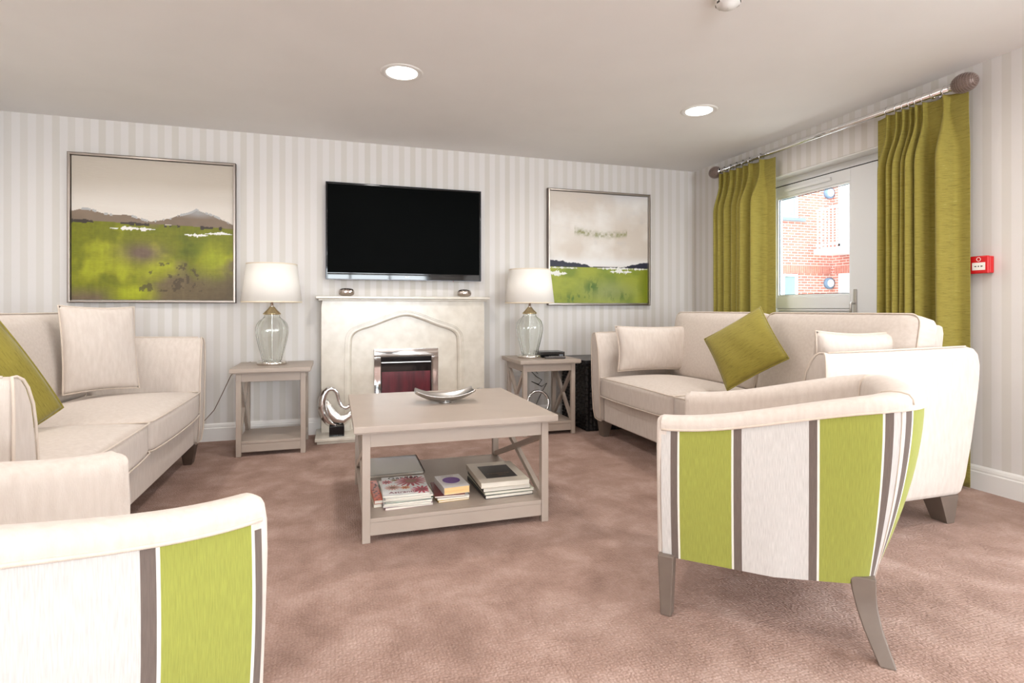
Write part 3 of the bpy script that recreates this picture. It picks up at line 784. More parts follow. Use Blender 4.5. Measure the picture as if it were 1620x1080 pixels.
pillow('scatter_cushion', 'plain cream square cushion leaning on back of left sofa', (-1.28, 3.74, .79), (.36, .345, -.01), (-.10, .12, 1), .385, .49, .06, corner=.05)
pillow('scatter_cushion', 'olive green cushion on left sofa, cut by the left picture edge', (-1.40, 2.69, .685), (.37, .33, -.86), (.60, .50, .52), .52, .50, .085, M['green'], crease=.04, corner=-.035)
pillow('scatter_cushion', 'cream oblong cushion leaning on far arm of right sofa', (2.40, 3.80, .71), (1, -.12, 0), (0, .16, 1), .66, .35, .07)
pillow('scatter_cushion', 'olive green cushion standing on one corner on right sofa', (2.40, 2.82, .775), (.524, -.665, .530), (.08, .661, .747), .40, .40, .065, M['green'], corner=.04)
pillow('scatter_cushion', 'cream cushion tucked behind near arm of right sofa', (2.48, 2.11, .70), (1, .04, 0), (0, -.14, 1), .62, .43, .085, corner=.10)

# ================================================================ tub chairs
def stripes():
    m = mat('striped_cloth', rough=.9, **{'Sheen Weight': .1}); nt = m.node_tree
    uv = N(nt, 'ShaderNodeUVMap'); uv.uv_map = 'UV'; sp = N(nt, 'ShaderNodeSeparateXYZ'); lk(nt, uv.outputs[0], sp.inputs[0])
    P = .402
    cr, br, wh, gr = srgb(198, 194, 190), srgb(104, 91, 84), srgb(222, 218, 208), srgb(148, 151, 66)
    st = [(0, br), (.021, wh), (.028, gr), (.186, wh), (.193, br), (.216, cr), (.402, cr)]
    fr = math_(nt, 'FRACT', math_(nt, 'DIVIDE', math_(nt, 'ADD', sp.outputs[0], P - .030), P))
    r = ramp(nt, [(a / P, c) for a, c in st[:-1]], True); lk(nt, fr, r.inputs[0])
    mp = N(nt, 'ShaderNodeMapping'); mp.inputs['Scale'].default_value = (220, 14, 1); lk(nt, uv.outputs[0], mp.inputs[0])
    no = N(nt, 'ShaderNodeTexNoise', inp={'Scale': 2, 'Detail': 4}); lk(nt, mp.outputs[0], no.inputs['Vector'])
    r2 = ramp(nt, [(.3, (.86, .86, .86, 1)), (.7, (1.08, 1.08, 1.08, 1))]); lk(nt, no.outputs[0], r2.inputs[0])
    mx = N(nt, 'ShaderNodeMix', data_type='RGBA', blend_type='MULTIPLY'); mx.inputs[0].default_value = 1
    lk(nt, r.outputs[0], mx.inputs[6]); lk(nt, r2.outputs[0], mx.inputs[7]); lk(nt, mx.outputs[2], bsdf(m).inputs['Base Color'])
    bp = N(nt, 'ShaderNodeBump', inp={'Strength': .25, 'Distance': .002}); lk(nt, no.outputs[0], bp.inputs['Height']); lk(nt, bp.outputs[0], bsdf(m).inputs['Normal'])
    return m
M['stripes'] = stripes()
CW, CD, CST = .324, .75, .48          # half width, depth, straight length of arm
def tub_outline(k=72):
    """points + outward normals from +X front, round the back, to -X front"""
    pts = []
    n1 = 20
    for i in range(n1): pts.append((CW, CST * i / n1))
    for i in range(k + 1):
        a = math.pi * i / k
        c_, s_ = math.cos(a), math.sin(a)
        e = .60
        pts.append((CW * math.copysign(abs(c_) ** e, c_), CST + (CD - CST) * abs(s_) ** e))
    for i in range(n1): pts.append((-CW, CST * (1 - (i + 1) / n1)))
    P = [Vector((x, y, 0)) for x, y in pts]; Nn = []
    for i in range(len(P)):
        tng = (P[min(i + 1, len(P) - 1)] - P[max(i - 1, 0)]).normalized(); Nn.append(Vector((tng.y, -tng.x, 0)))
    s = [0]
    for a, b_ in zip(P[:-1], P[1:]): s.append(s[-1] + (b_ - a).length)
    return P, Nn, s
def tub_chair(label, loc, rz, near):
    t = thing('tub_chair', label, 'armchair', loc, rz)
    P, Nn, s = tub_outline(); Lt = s[-1]
    zr = []
    for i, p in enumerate(P):
        f = min(1, max(0, p.y / CD)); zr.append(.659 + .115 * (f * f * (3 - 2 * f)))
    ZB = .19
    def outp(i, v):                # outer shell, tapering to the bottom
        z = ZB + (zr[i] - .035 - ZB) * v
        f = P[i].y / CD
        inw = (1 - v) ** 1.4 * (.018 + .115 * max(0, f - .45) / .55) - .010 * math.sin(math.pi * v)
        return P[i] - Nn[i] * inw + Vector((0, 0, z))
    b = MB(); nv = 14
    vs = b.grid(lambda u, v: outp(min(int(round(u * (len(P) - 1))), len(P) - 1), v), len(P) - 1, nv)
    uvl = b.b.loops.layers.uv.new('UV'); idx = {}
    for i, col in enumerate(vs):
        for j, v in enumerate(col): idx[v] = (s[i] if near > 0 else Lt - s[i] + .038, j / nv * .45)
    for f in b.b.faces:
        m_ = sum(idx[l.vert][0] for l in f.loops) / len(f.loops)
        sh = -.253 if .668 < m_ < Lt - .668 else 0           # separately cut back panel
        for l in f.loops: l[uvl].uv = (idx[l.vert][0] + sh, idx[l.vert][1])
    oc = b.build('striped_outer_cover', M['stripes'], t, smooth=True)
    for tgt in (.668, Lt - .668):
        i_ = min(range(len(s)), key=lambda q: abs(s[q] - tgt))
        MB().tube([outp(i_, v / 12) + Nn[i_] * .0005 for v in range(13)], .0022, 5).build('panel_seam', M['piping'], oc, smooth=True)
    # inner padding with rolled rim
    T_ = .085
    prof = [(.002, -.040), (.004, -.030), (.003, -.014), (-.008, -.003), (-.024, .001), (-.045, .0), (-.066, -.006), (-.080, -.020), (-T_, -.045), (-T_ - .004, -.12), (-T_ - .006, -.2), (-T_ - .004, -.30)]
    rows = []
    for i in range(len(P)):
        f = P[i].y / CD; wd = 1 + .35 * f
        rows.append([P[i] + Nn[i] * (d * wd if d < -.01 else d) + Vector((0, 0, zr[i] + dz if dz > -.25 else .36)) for d, dz in prof])
    b = MB(); b.loft(rows, closed=False)
    ip = b.build('inner_padding', M['cream'], t, smooth=True)
    b = MB()
    b.tube([r[0] + Vector((0, 0, -.002)) + Nn[i] * .001 for i, r in enumerate(rows)], .004, 6)
    b.build('rim_piping', M['piping'], ip, smooth=True)
    for i in (37, len(P) - 38):      # seams where arms meet the inside back
        b = MB()
        b.tube([rows[i][k] + (Nn[i] * -.0015 if k > 4 else Nn[i] * .001) + Vector((0, 0, .001)) for k in range(1, len(prof))], .003, 6)
        b.build('seam', M['piping'], ip, smooth=True)
    # arm fronts
    for e, sg in ((0, 1), (len(P) - 1, -1)):
        x = P[e].x
        b = MB()
        rws = []
        for z, o_ in ((ZB, .020), (.25, .014), (.40, .004), (.55, -.004), (.612, -.002), (.64, .006), (.655, .022)):
            xo = x - sg * (o_ + .001); xi = x - sg * (T_ + .004 if z < .61 else (T_ - .004 if z < .65 else .06))
            rws.append([(xo, -.018, z), (xo, .028, z), (xi, .028, z), (xi, -.018, z)])
        b.loft(rws); b.build('arm_front', M['cream'], t, bevel=.012, seg=3)
    # under panel and seat
    b = MB(); inner = [P[i] - Nn[i] * (.075 + .02) for i in range(len(P))]
    b.loft([[outp(i, .03) - Nn[i] * .006 + Vector((0, 0, .0)) for i in range(len(P))], [Vector((p.x, p.y, .36)) for p in inner]])
    b.build('seat_base', M['cream'], t)
    b = MB(); si = [P[i] - Nn[i] * (T_ + .012 + .03 * P[i].y / CD) for i in range(len(P))]
    def shr(k, z): return [Vector((p.x * k, (p.y - .3) * k + .3, z)) for p in si]
    b.loft([shr(.97, .361), shr(1, .385), shr(1, .43), shr(.985, .448), shr(.93, .458), shr(.7, .464), shr(.3, .466)])
    b.build('seat_cushion', M['cream'], t, smooth=True)
    # legs
    for sg in (-1, 1):
        b = MB()
        b.loft([[(sg * .325, -.005, 0), (sg * .325, .030, 0), (sg * .287, .034, 0), (sg * .287, -.001, 0)], [(sg * .330, -.012, ZB + .01), (sg * .330, .040, ZB + .01), (sg * .278, .040, ZB + .01), (sg * .278, -.012, ZB + .01)]])
        b.build('leg', M['leg'], t, bevel=.004)
        b = MB(); rws = []
        for z, k, w in ((0, .100, .021), (.035, .078, .0225), (.08, .052, .025), (.13, .032, .028), (.17, .022, .031), (.215, .018, .034)):
            x = sg * (.215 + k * .9); y = .565 + k * .65
            rws.append([(x - .019, y - w, z), (x + .019, y - w, z), (x + .019, y + w, z), (x - .019, y + w, z)])
        b.loft(rws); b.build('leg', M['leg'], t, bevel=.004)
    return t
tub_chair('striped green and cream tub armchair at right, its back to the camera', (1.259, 1.836, 0), R(-134.2), 1)
tub_chair('striped green and cream tub armchair at bottom left corner', (-.341, 1.397, 0), R(129.66), -1)

# ================================================================ curtains
def curtain(label, y0, y1, pleats, seed, ztop=2.252):
    """cloth hung from pinch pleats at the given y; below the neck every pleat opens into a deep fold"""
    rng = random.Random(seed)
    yc = (y0 + y1) / 2; t = thing('curtain', label, 'curtain', (RW - .10, yc, 0))
    pl = sorted(pleats); A = [rng.uniform(.085, .115) for _ in pl]; W_ = [rng.uniform(.017, .024) for _ in pl]
    W_ = [min(w, .30 * min([abs(a - q) for q in pl if q != a])) for w, a in zip(W_, pl)]
    dr = [rng.uniform(-.012, .012) for _ in pl]
    nu, nv = 260, 56
    def fn(u, v):
        z = .015 + (ztop - .015) * (1 - (1 - v) ** 1.35)
        y = y0 + (y1 - y0) * u
        d = ztop - z                                   # distance below the heading
        neck = math.exp(-((d - .085) / .035) ** 2); low = min(1, max(0, (d - .09) / .28)); low = low * low * (3 - 2 * low)
        x = .018 + .012 * math.sin(9 * y + seed) * low; yy = y
        sag = 0
        for k, p in enumerate(pl):
            pk = p + dr[k] * (d / 2.2); w = W_[k] * (.50 - .22 * neck + .95 * low)
            g = math.exp(-((y - pk) / w) ** 2)
            amp = A[k] * (.42 - .10 * neck + .58 * low)
            x -= amp * g
            h = math.exp(-((y - pk) / w) ** 4)
            yy += (y - pk) * .55 * low * h * (1 if k % 2 else .8)      # rounded, slightly overhanging fold
            x += .011 * (1 - low) * math.exp(-((y - pk) / (w * .35)) ** 2) * (1 - neck)   # the split top of a pinch
            sag = max(sag, math.exp(-((y - p) / .05) ** 2))
        return (x, yy - yc, z - .010 * (1 - sag) * math.exp(-d / .03))
    b = MB(); b.grid(fn, nu, nv); b.build('curtain_cloth', M['curtain'], t, smooth=True, solid=.003)
    return t
RODZ = 2.283
PR = (2.643, 2.58, 2.535, 2.492, 2.455, 2.412, 2.293); PL = (4.234, 4.17, 4.107, 3.986, 3.897, 3.826, 3.742)
PL = (4.25, 4.19, 4.107, 4.03, 3.95, 3.87, 3.742)
curtain('olive slubbed pinch pleat curtain at left side of the door', 3.607, 4.30, PL, 2)
curtain('olive slubbed pinch pleat curtain at right side of the door', 2.178, 2.722, PR, 7)
rod = thing('curtain_rod', 'chrome curtain rod with beaded ball ends above the door', 'curtain rod', (RW - .10, 3.25, RODZ))
b = MB(); b.tube([(0, -.985, 0), (0, 1.0, 0)], .0205, 20); b.build('pole', M['chrome'], rod, smooth=True)
def finial(y, sg):
    b = MB(); b.lathe([(.019, 0), (.024, .002), (.024, .02), (.020, .022)], 24)
    for v in b.b.verts: v.co = Vector((v.co.x, y + sg * v.co.z, v.co.y))
    b.build('end_collar', M['chrome'], rod, smooth=True)
    bead = noise_mat('beaded_bronze', srgb(142, 124, 116), srgb(120, 102, 96), nscale=30, rough=.45, metal=.4) if 'bead' not in M else M['bead']; M['bead'] = bead
    b = MB(); c = y + sg * .076
    b.grid(lambda u, v: (.052 * math.sin(math.pi * v) * math.cos(2 * math.pi * u), c - sg * .066 * math.cos(math.pi * v), .052 * math.sin(math.pi * v) * math.sin(2 * math.pi * u)), 28, 16, True)
    f = b.build('finial', bead, rod, smooth=True, doubles=.0003)
    b = MB()                      # the rows of beads
    for j in range(1, 16):
        v = j / 16; rr = .052 * math.sin(math.pi * v); k = max(4, int(2 * math.pi * rr / .0085))
        for i in range(k):
            a = 2 * math.pi * i / k + j * .5; p = Vector((rr * math.cos(a), c - sg * .066 * math.cos(math.pi * v), rr * math.sin(a)))
            q = .0034; nrm = Vector((p.x, p.y - c, p.z)).normalized(); p += nrm * .001
            pts = [p + Vector(o_) * q for o_ in ((1, 0, 0), (0, 1, 0), (-1, 0, 0), (0, -1, 0), (0, 0, 1), (0, 0, -1))]
            b.quad(pts, [(0, 1, 4), (1, 2, 4), (2, 3, 4), (3, 0, 4), (1, 0, 5), (2, 1, 5), (3, 2, 5), (0, 3, 5)])
    b.build('beads', mat('bead_metal', (.45, .38, .35, 1), .3, .8), f, smooth=True, kind='stuff')
finial(-.985, -1); finial(1.0, 1)
for y in (-.89, .97):
    b = MB(); b.tube([(.099, y, -.01), (.03, y, -.01), (0, y, -.022)], .008, 10); b.tube([(.0985, y, -.01), (.090, y, -.01)], .024, 20)
    b.build('bracket', M['chrome'], rod, smooth=True)
    b = MB(); b.tube([(.021 * math.cos(a), y, .021 * math.sin(a)) for a in [k * math.pi / 10 for k in range(20)]], .006, 8, True); b.build('bracket_ring', M['chrome'], rod, smooth=True)
ring_y = list(PR) + [2.215] + list(PL)
b = MB(); b.tube([(.027 * math.cos(a), 0, .027 * math.sin(a) - .005) for a in [k * math.pi / 12 for k in range(24)]], .003, 8, True)
b.tube([(0, 0, -.032), (0, 0, -.044)], .002, 6)
ring0 = b.build('curtain_ring', M['chrome'], rod, smooth=True)
for i, y in enumerate(ring_y):
    o = ring0 if i == 0 else ring0.copy()
    if i: C.objects.link(o); o.parent = rod
    o.location = (0, y - 3.25, 0)

# fire alarm call point
cp = thing('fire_alarm_call_point', 'red fire alarm call point on the right wall', 'fire alarm', (RW, 2.145, 1.262))
box_obj('back_box', M['red_plastic'], cp, -.035, -.0005, -.044, .044, -.047, .047, bevel=.005)
box_obj('front_cover', M['red_plastic'], cp, -.055, -.0355, -.046, .046, -.049, .049, bevel=.006)
box_obj('white_panel', mat('white_panel', srgb(240, 238, 232), .4), cp, -.0565, -.0552, -.033, .033, -.030, .012, bevel=.0005)
b = MB(); b.lathe([(.0005, 0), (.006, 0)], 16, (0, 0, 0))
for q in (-.014, 0, .014): b.box(-.0572, -.0567, q - .003, q + .003, -.012, -.006)
b.box(-.0572, -.0567, -.022, -.016, -.0105, -.0075).box(-.0572, -.0567, .016, .022, -.0105, -.0075)
b.build('press_marks', M['black'], cp)
MB().tube([(-.0556, .010 * math.cos(a), .030 + .010 * math.sin(a)) for a in [k * math.pi / 10 for k in range(20)]], .0014, 6, True).build('symbol', mat('symbol_white', srgb(240, 238, 232), .4), cp, smooth=True)

# ================================================================ things on and around the right side table
t = thing('set_top_box', 'slim black set top box behind the lamp on right side table', 'electronic box', (1.742, 4.40, .609), R(-4))
box_obj('casing', M['black'], t, -.105, .105, -.085, .085, .004, .050, bevel=.003)
box_obj('front_strip', M['gloss_black'], t, -.103, .103, -.0875, -.0855, .008, .046, bevel=.001)
MB().lathe([(.0005, 0), (.008, 0), (.008, .002)], 10).box(-.09, -.07, -.07, -.05, 0, .0035).box(.07, .09, -.07, -.05, 0, .0035).box(-.09, -.07, .05, .07, 0, .0035).box(.07, .09, .05, .07, 0, .0035).build('foot', M['black'], t)
box_obj('display', mat('display', (.15, .17, .2, 1), .2), t, .055, .09, -.0885, -.0877, .016, .028, bevel=0)
rm = thing('remote_control', 'dark grey remote control lying in front of the black box', 'remote control', (1.722, 4.232, .6095), R(78))
MB().box(-.022, .022, -.085, .085, 0, .018).build('body', mat('dark_grey_plastic', srgb(72, 66, 64), .4), rm, bevel=.007, seg=3)
b = MB()
for i in range(3):
    for j in range(7): b.box(-.015 + i * .0115, -.008 + i * .0115, -.07 + j * .018, -.059 + j * .018, .0183, .0205)
b.build('buttons', mat('grey_button', srgb(150, 146, 142), .5), rm, kind='stuff')
# steel ring object on lower shelf
rg = thing('steel_hoop', 'round polished steel hoop standing on the lower shelf of right side table', 'hoop', (1.655, 4.45, .1055))
MB().tube([(.095 * math.cos(a), 0.02 * math.sin(a), .113 + .095 * math.sin(a)) for a in [k * math.pi / 20 for k in range(40)]], .012, 12, True).build('ring', M['chrome'], rg, smooth=True)
MB().lathe([(.001, 0), (.05, 0), (.05, .006), (.03, .008), (.001, .008)], 32).build('base', M['steel'], rg, smooth=True)
b = MB()
b.tube([(1.63, 4.752, .47), (1.70, 4.75, .45), (1.75, 4.745, .40), (1.80, 4.745, .37), (1.77, 4.745, .33), (1.70, 4.745, .36), (1.80, 4.745, .31), (1.85, 4.745, .34), (1.78, 4.745, .22), (1.74, 4.74, .14), (1.70, 4.735, .006)], .003, 6)
b.tube([(1.64, 4.752, .50), (1.70, 4.75, .49), (1.76, 4.745, .43)], .003, 6); b.box(1.60, 1.65, 4.735, 4.772, .45, .52)
tag(b.build('power_cables', M['black'], smooth=False), 'tangled black power cables behind the right side table', 'cables')
sk = thing('wall_socket', 'white electrical socket low on wall behind right side table', 'socket', (1.60, BW - .0005, .46))
box_obj('plate', M['white_paint'], sk, -.075, .02, -.008, 0, -.045, .045, bevel=.002)
box_obj('switch', M['white_paint'], sk, -.045, -.03, -.0115, -.0085, .015, .03, bevel=.001)

# black woven storage box
wb = thing('rattan_storage_box', 'black woven storage box between right side table and right sofa', 'storage box', (2.19, 4.32, 0))
bx0, bx1, by0, by1 = -.21, .20, -.14, .38
blk = mat('black_rattan', (.010, .010, .011, 1), .32)
MB().box(bx0 + .006, bx1 - .006, by0 + .006, by1 - .006, .005, .56).build('body', blk, wb)
b = MB()                           # weave: staggered slanting strands over all four faces
for side in range(4):
    L_ = (bx1 - bx0) if side % 2 == 0 else (by1 - by0)
    nn = int(L_ / .034)
    for r_ in range(20):
        z = .012 + r_ * .0268
        for k in range(nn):
            a0 = k * L_ / nn; a1 = a0 + L_ / nn * .9; zz = z + (.006 if (k + r_) % 2 else 0); o_ = .007 if (k + r_) % 2 else .003
            def P3(a, o): 
                return {0: (bx0 + a, by0 - o + .004), 1: (bx1 + o - .004, by0 + a), 2: (bx0 + a, by1 + o - .004), 3: (bx0 - o + .004, by0 + a)}[side]
            p, q, m_ = P3(a0, -.003), P3(a1, -.003), P3((a0 + a1) / 2, o_)
            b.quad([(*p, zz), (*q, zz - .012), (*m_, zz - .002), (*p, zz + .019), (*q, zz + .007), (*m_, zz + .017)], [(0, 2, 5, 3), (2, 1, 4, 5)])
b.build('woven_strands', blk, wb, fix=False, kind='stuff')
box_obj('lid', mat('black_lid', (.02, .02, .022, 1), .3), wb, bx0 - .012, bx1 + .012, by0 - .012, by1 + .012, .562, .592, bevel=.005)
box_obj('lid_lip', M['black'], wb, bx0 - .004, bx1 + .004, by0 - .004, by1 + .004, .545, .561, bevel=.002)

# ================================================================ books and magazines on the shelf
SH = .1055
def book(name, label, cat, cx, cy, z, w, d, h, rz, cover, pages=None, group=None, ct=.0016, spine=-1):
    t = thing(name, label, cat, (cx, cy, z), R(rz), group)
    pages = pages or M['page']
    b = MB()
    b.box(-w / 2, w / 2, -d / 2, d / 2, 0, ct).box(-w / 2, w / 2, -d / 2, d / 2, h - ct, h)
    x0, x1 = (-w / 2, -w / 2 + ct) if spine < 0 else (w / 2 - ct, w / 2)
    b.box(x0, x1, -d / 2, d / 2, ct, h - ct); b.build('cover', cover, t, bevel=.0006, seg=1)
    e = .0015 if h < .015 else .003
    MB().box(-w / 2 + ct + .0003, w / 2 - e, -d / 2 + e, d / 2 - e, ct + .0002, h - ct - .0002).build('pages', pages, t)
    return t
mz = SH
mags = [('copy', 'lowest magazine of the left pile, pink and white edge', srgb(196, 160, 176), 3), ('b', 'magazine second from bottom of the left pile', srgb(214, 212, 214), -2),
        ('c', 'white magazine in middle of the left pile', srgb(226, 226, 222), 1), ('d', 'magazine with dark green edge in the left pile', srgb(48, 112, 88), 2),
        ('e', 'pale grey magazine in upper half of the left pile', srgb(208, 210, 206), -1), ('f', 'white magazine second from top of the left pile', srgb(230, 228, 222), 2)]
for k, (_, lab, col, rz) in enumerate(mags):
    h = (.012, .010, .009, .006, .009, .008)[k]
    book('magazine', lab, 'magazine', .318 + .003 * (k % 2), 2.705 - .004 * (k % 3), mz, .218, .285, h - .0006, rz, mat('mag_cover', col, .3), None, 'magazines in the left pile', .0008)
    mz += h
top = book('magazine', 'gardening magazine with red flowers on white cover, top of left pile', 'magazine', .32, 2.71, mz, .212, .288, .007, -3, mat('mag_white', srgb(238, 238, 234), .3), None, None, .0008)
nx, nz = 150, 200
Ux, Vx = np.meshgrid(np.linspace(0, 1, nx), np.linspace(0, 1, nz)); cov = np.zeros((nz, nx, 3)) + lin((236, 237, 236))
def flower(c, cx, cy, r, np_, colo, core, sharp=.45):
    dx, dy = (Ux - cx), (Vx - cy) * 1.36; rr = np.hypot(dx, dy); an = np.arctan2(dy, dx)
    lim = r * (sharp + (1 - sharp) * np.abs(np.cos(an * np_ / 2)) ** 1.2)
    c = np.where((rr < lim)[..., None], lin(colo) * (.55 + .6 * np.clip(rr / r, 0, 1))[..., None], c)
    return np.where((rr < r * .32)[..., None], lin(core) * (.7 + .5 * (np.sin(Ux * 300) * np.sin(Vx * 300)))[..., None].clip(.4, 1.2), c)
cov = flower(cov, .66, .70, .40, 17, (176, 36, 62), (150, 84, 60))
cov = flower(cov, .86, .20, .26, 13, (190, 40, 78), (160, 60, 70))
cov = flower(cov, .22, .40, .19, 15, (206, 150, 130), (150, 96, 60))
cov = flower(cov, .10, .72, .15, 11, (196, 40, 70), (140, 30, 50))
cov = flower(cov, .28, .80, .09, 9, (150, 120, 60), (110, 100, 50))
cov = flower(cov, .50, .36, .12, 9, (226, 140, 60), (210, 90, 40))
colour_grid('cover_picture', M['print'], top, .208, .284, cov, lambda x, z: (x, z - .142, .0073))
ink = mat('black_ink', (.02, .02, .02, 1), .4); ink2 = mat('maroon_ink', srgb(110, 30, 60), .4)
text_part('lettering', 'Garden', .050, ink, top, (.0, .118, .0077), (0, 0, 0))
text_part('lettering', 'Astrantia', .036, ink2, top, (-.012, -.105, .0077), (0, 0, 0))
# orange magazines slipped out to the left
zz = SH
for k, (lab, c) in enumerate((('cream magazine at bottom left, under the orange one', srgb(216, 206, 186)), ('orange and black magazine sticking out left of the pile', srgb(206, 84, 34)))):
    o = book('magazine', lab, 'magazine', .183 + .004 * k, 2.765, zz, .04, .31, .016, 2, mat('mag_side', c, .3), None, None, .0008); zz += .0165
    if k: 
        b = MB(); rr_ = random.Random(3)
        for q in range(14): 
            x_ = rr_.uniform(-.018, .01); y_ = -.145 + q * .02; b.box(x_, x_ + rr_.uniform(.004, .012), y_, y_ + rr_.uniform(.004, .013), .0162, .0166)
        b.build('cover_print', ink, o)
# small stack
zz = SH
for k, (lab, c, pg, w, d, h, x, rz) in enumerate((
        ('thin yellow book at bottom of the middle stack', srgb(232, 190, 60), None, .150, .23, .008, .532, 3),
        ('thin white booklet in the middle stack', srgb(230, 228, 226), None, .155, .225, .010, .535, 1),
        ('dark red booklet in the middle stack', srgb(110, 32, 34), None, .145, .22, .008, .528, -4),
        ('white paperback with purple oval on cover, top of middle stack', srgb(226, 222, 220), M['yellow_page'], .128, .200, .034, .550, 4))):
    o = book('book', lab, 'book', x, 2.705, zz, w, d, h, rz, mat('book_cover', c, .35), pg, None, .001); zz += h + .0004
pts = [(0, 0, .0003)]
b = MB(); b.lathe([(.0005, .0002), (.043, .0002), (.043, .0008), (.0005, .0008)], 36)
for v in b.b.verts: v.co = Vector((v.co.x, v.co.y * 1.15 + .01, v.co.z + .034))
b.build('purple_oval', noise_mat('purple_ink', srgb(112, 44, 158), srgb(92, 30, 130), nscale=90, rough=.4), o)
b = MB(); rr_ = random.Random(8); x_ = -.035
while x_ < .03: w_ = rr_.uniform(.003, .008); b.box(x_, x_ + w_, .076, .083, .0342, .0345); x_ += w_ + .003
b.build('title_marks', mat('grey_ink', srgb(160, 152, 158), .4), o)
# large stack
zz = SH
for k, (lab, c, w, d, h, x, y, rz) in enumerate((
        ('large book with black spine at bottom of right stack', srgb(24, 24, 30), .245, .335, .018, .802, 2.735, 2),
        ('large pale green edged book in right stack', srgb(208, 212, 190), .250, .330, .012, .806, 2.735, 1),
        ('large book with dark spine second from top of right stack', srgb(60, 52, 46), .240, .330, .021, .796, 2.735, 0),
        ('large cream book with black square on cover, top of right stack', srgb(212, 202, 186), .245, .345, .026, .79, 2.735, -1))):
    o = book('book', lab, 'book', x, y, zz, w, d, h, rz, mat('book_cover', c, .35), None, None, .002); zz += h + .0004
box_obj('cover_panel', mat('black_panel', srgb(30, 27, 26), .35), o, -.078, .080, -.105, .105, .0262, .0267, bevel=0)
b = MB(); rr_ = random.Random(5)
for y_, x0_, x1_ in ((-.035, -.06, .06), (-.062, -.01, .03)):
    x_ = x0_
    while x_ < x1_: w_ = rr_.uniform(.001, .003); h_ = rr_.uniform(.008, .016); b.box(x_, x_ + w_, y_ - h_ / 2, y_ + h_ / 2, .0268, .0270); x_ += w_ + rr_.uniform(.002, .005)
b.build('title_marks', mat('tan_ink', srgb(140, 118, 96), .4), o)
# glossy folder
fo = thing('plastic_folder', 'glossy grey clear plastic folder at back left of the coffee table shelf', 'folder', (.30, 3.22, SH + .0085), R(1))
fo.rotation_euler = (R(3), 0, R(1))
box_obj('cover', mat('clear_grey_cover', srgb(150, 148, 146), .06, spec=.8), fo, -.165, .165, -.15, .15, .012, .015, bevel=.0008)
box_obj('pages', M['page'], fo, -.162, .162, -.147, .147, 0, .0118, bevel=.0008)
b = MB()
for k in range(16):
    y_ = -.14 + k * .0187; b.tube([(.165 + .007 * math.cos(a), y_, .008 + .009 * math.sin(a)) for a in [q * math.pi / 5 for q in range(10)]], .0013, 5, True)
b.build('spiral_binding', M['black'], fo, kind='stuff')

# ================================================================ outside
struct(MB().box(RW + .2, 40, -12, 40, -.35, -.15).build('ground', noise_mat('paving', srgb(178, 172, 164), srgb(150, 146, 138), nscale=2, rough=.9)))
def brick():
    m = mat('red_brick', rough=.9); nt = m.node_tree
    tc = N(nt, 'ShaderNodeTexCoord'); sp = N(nt, 'ShaderNodeSeparateXYZ'); cb_ = N(nt, 'ShaderNodeCombineXYZ'); lk(nt, tc.outputs['Object'], sp.inputs[0])
    lk(nt, math_(nt, 'ADD', sp.outputs[0], sp.outputs[1]), cb_.inputs[0]); lk(nt, sp.outputs[2], cb_.inputs[1])
    bt = N(nt, 'ShaderNodeTexBrick', inp={'Scale': 1, 'Brick Width': .225, 'Row Height': .075, 'Mortar Size': .009, 'Color1': srgb(184, 116, 100), 'Color2': srgb(166, 98, 86), 'Mortar': srgb(206, 192, 182)})
    lk(nt, cb_.outputs[0], bt.inputs['Vector'])
    no = N(nt, 'ShaderNodeTexNoise', inp={'Scale': .9, 'Detail': 3}); lk(nt, tc.outputs['Object'], no.inputs['Vector'])
    mx = N(nt, 'ShaderNodeMix', data_type='RGBA', blend_type='MULTIPLY'); mx.inputs[0].default_value = .5; lk(nt, bt.outputs[0], mx.inputs[6]); lk(nt, no.outputs[1], mx.inputs[7])
    lk(nt, bt.outputs[0], bsdf(m).inputs['Base Color']); bp = N(nt, 'ShaderNodeBump', inp={'Strength': .6, 'Distance': .01}); lk(nt, bt.outputs['Fac'], bp.inputs['Height']); bp.invert = True; lk(nt, bp.outputs[0], bsdf(m).inputs['Normal'])
    return m
BK = brick(); BY = 12.3; BX = 13.53
bd = thing('apartment_building', 'red brick apartment building seen through the door glass', 'building', (BX, BY, 0))
def part(b, name, m, parent=bd, **k):
    return T2(b.build(name, m, parent, **k), parent)
def T2(o, p):
    off = Vector((BX, BY, 0))
    if p is bd: o.data.transform(Matrix.Translation(-off))
    else: o.data.transform(Matrix.Translation(-off))
    return o
# facade A (facing the room), with openings; facade B turns the corner towards the viewer
b = MB()
WN = [(11.0, 12.35, 3.62, 5.0), (10.9, 12.35, .9, 1.97)]
b.box(8.0, 10.9, BY, BY + .3, -.2, 8).box(12.35, BX + .3, BY, BY + .3, -.2, 8).box(10.9, 12.35, BY, BY + .3, 2.0, 3.55).box(10.9, 12.35, BY, BY + .3, 5.0, 8).box(10.9, 12.35, BY, BY + .3, -.2, .9)
b.box(BX, BX + .3, 12.12, BY, -.2, 8).box(BX, BX + .3, 6.0, 12.12, 2.15, 2.62).box(BX, BX + .3, 6.0, 12.12, 5.0, 8).box(BX, BX + .3, 6.0, 8.2, -.2, 2.15).box(BX, BX + .3, 6, 8.2, 2.62, 5.0)
part(b, 'brick_wall', BK)
b = MB(); k = 0
x = 8.0
while x < BX - .08:
    b.box(x, x + .066, BY - .012, BY + .01, 2.02, 2.24); x += .076
y = 6.0
while y < BY - .1:
    b.box(BX - .012, BX + .01, y, y + .066, 2.02, 2.24); y += .076
part(b, 'soldier_course', noise_mat('soldier_brick', srgb(190, 128, 112), srgb(172, 110, 96), nscale=14, rough=.9), kind='stuff')
WHT = mat('white_frame_outside', srgb(236, 236, 236), .4); GL = mat('dark_glass_outside', srgb(120, 142, 140), .05, spec=1)
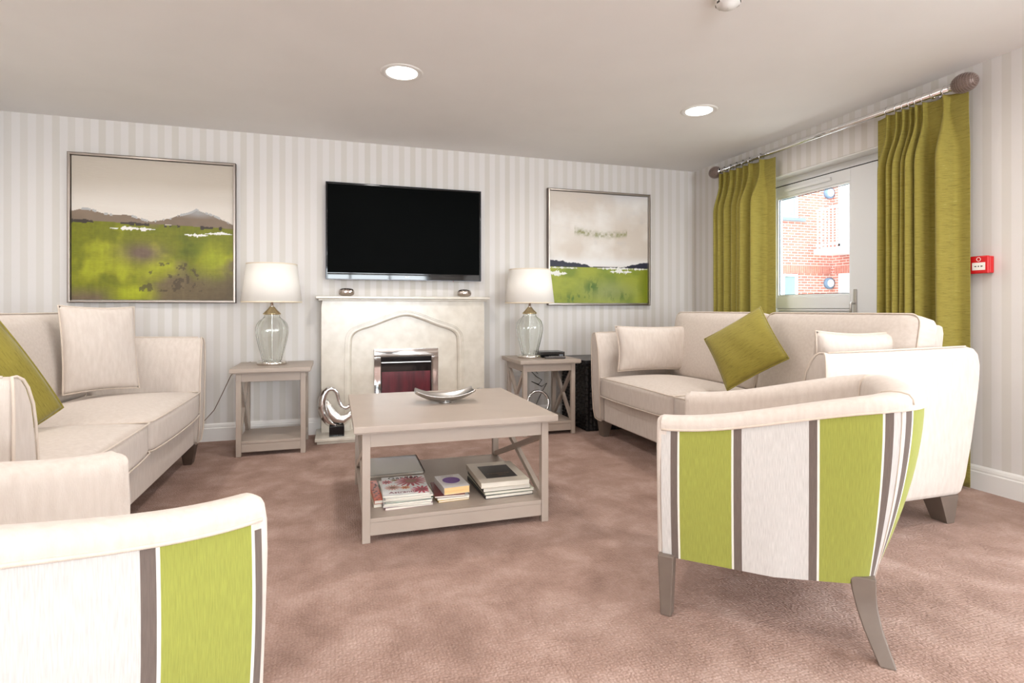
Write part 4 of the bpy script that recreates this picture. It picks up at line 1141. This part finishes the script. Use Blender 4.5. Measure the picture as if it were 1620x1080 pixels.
def bwin(x0, x1, z0, z1, nmul=2):
    b = MB(); f = .07
    b.box(x0, x1, BY + .05, BY + .12, z0, z0 + f).box(x0, x1, BY + .05, BY + .12, z1 - f, z1)
    for q in range(nmul + 1):
        c = x0 + (x1 - x0 - f) * q / nmul; b.box(c, c + f, BY + .05, BY + .12, z0 + f, z1 - f)
    w_ = part(b, 'window', WHT)
    T2(MB().box(x0, x1, BY + .09, BY + .10, z0, z1).build('pane', GL, w_), w_)
    T2(MB().box(x0 + .15, x0 + .4, BY + .105, BY + .115, z0, z1).box(x1 - .4, x1 - .15, BY + .105, BY + .115, z0, z1).build('net_curtain', WHT, w_), w_)
bwin(10.9, 12.35, 3.55, 5.0, 2); bwin(10.9, 12.35, .9, 2.0, 3)
part(MB().box(10.8, 12.5, BY - .08, BY + .02, 3.46, 3.55), 'window_sill', mat('slate_sill', srgb(110, 122, 132), .5))
# doors on facade B, at both floors
for z0, z1 in ((2.72, 5.0), (-.1, 2.15)):
    b = MB()
    for y0 in (8.2, 9.3, 10.4, 11.3, 12.02): b.box(BX + .02, BX + .1, y0, y0 + .1, z0, z1)
    b.box(BX + .02, BX + .1, 8.2, 12.12, z1 - .12, z1).box(BX + .02, BX + .1, 8.2, 12.12, z0, z0 + .2)
    d_ = part(b, 'balcony_door', WHT)
    T2(MB().box(BX + .05, BX + .06, 8.2, 12.12, z0, z1).build('pane', mat('pale_glass_outside', srgb(214, 226, 222), .05, spec=1), d_), d_)
part(MB().box(BX - 1.0, BX, 7.4, 12.0, 2.52, 2.66), 'balcony_slab', WHT, bevel=.01)
b = MB(); X = BX - .95
rl = part(MB().box(X - .025, X + .025, 7.4, 11.95, 3.70, 3.74).box(X - .02, X + .02, 7.4, 11.95, 2.74, 2.77), 'railing', WHT)
b0 = T2(MB().box(X - .01, X + .01, 7.45, 7.47, 2.66, 3.70).build('baluster', WHT, rl), rl)
for k in range(1, 38):
    o = b0.copy(); C.objects.link(o); o.parent = rl; o.location = (0, k * .12, 0)
for lab, z in (('round grey bulkhead light high on the brick building', 4.31), ('round grey bulkhead light low on the brick building', 1.75)):
    l = thing('bulkhead_light', lab, 'outdoor light', (13.36, BY, z))
    for nm, m_, pr in (('housing', mat('blue_grey_metal', srgb(92, 112, 132), .5), [(.155, 0), (.16, .02), (.16, .09), (.10, .095)]), ('diffuser', WHT, [(.105, .094), (.10, .12), (.06, .14), (.001, .146)])):
        b = MB(); b.lathe(pr, 28)
        for v in b.b.verts: v.co = Vector((v.co.x, -v.co.z - .001, v.co.y))
        b.build(nm, m_, l, smooth=True)
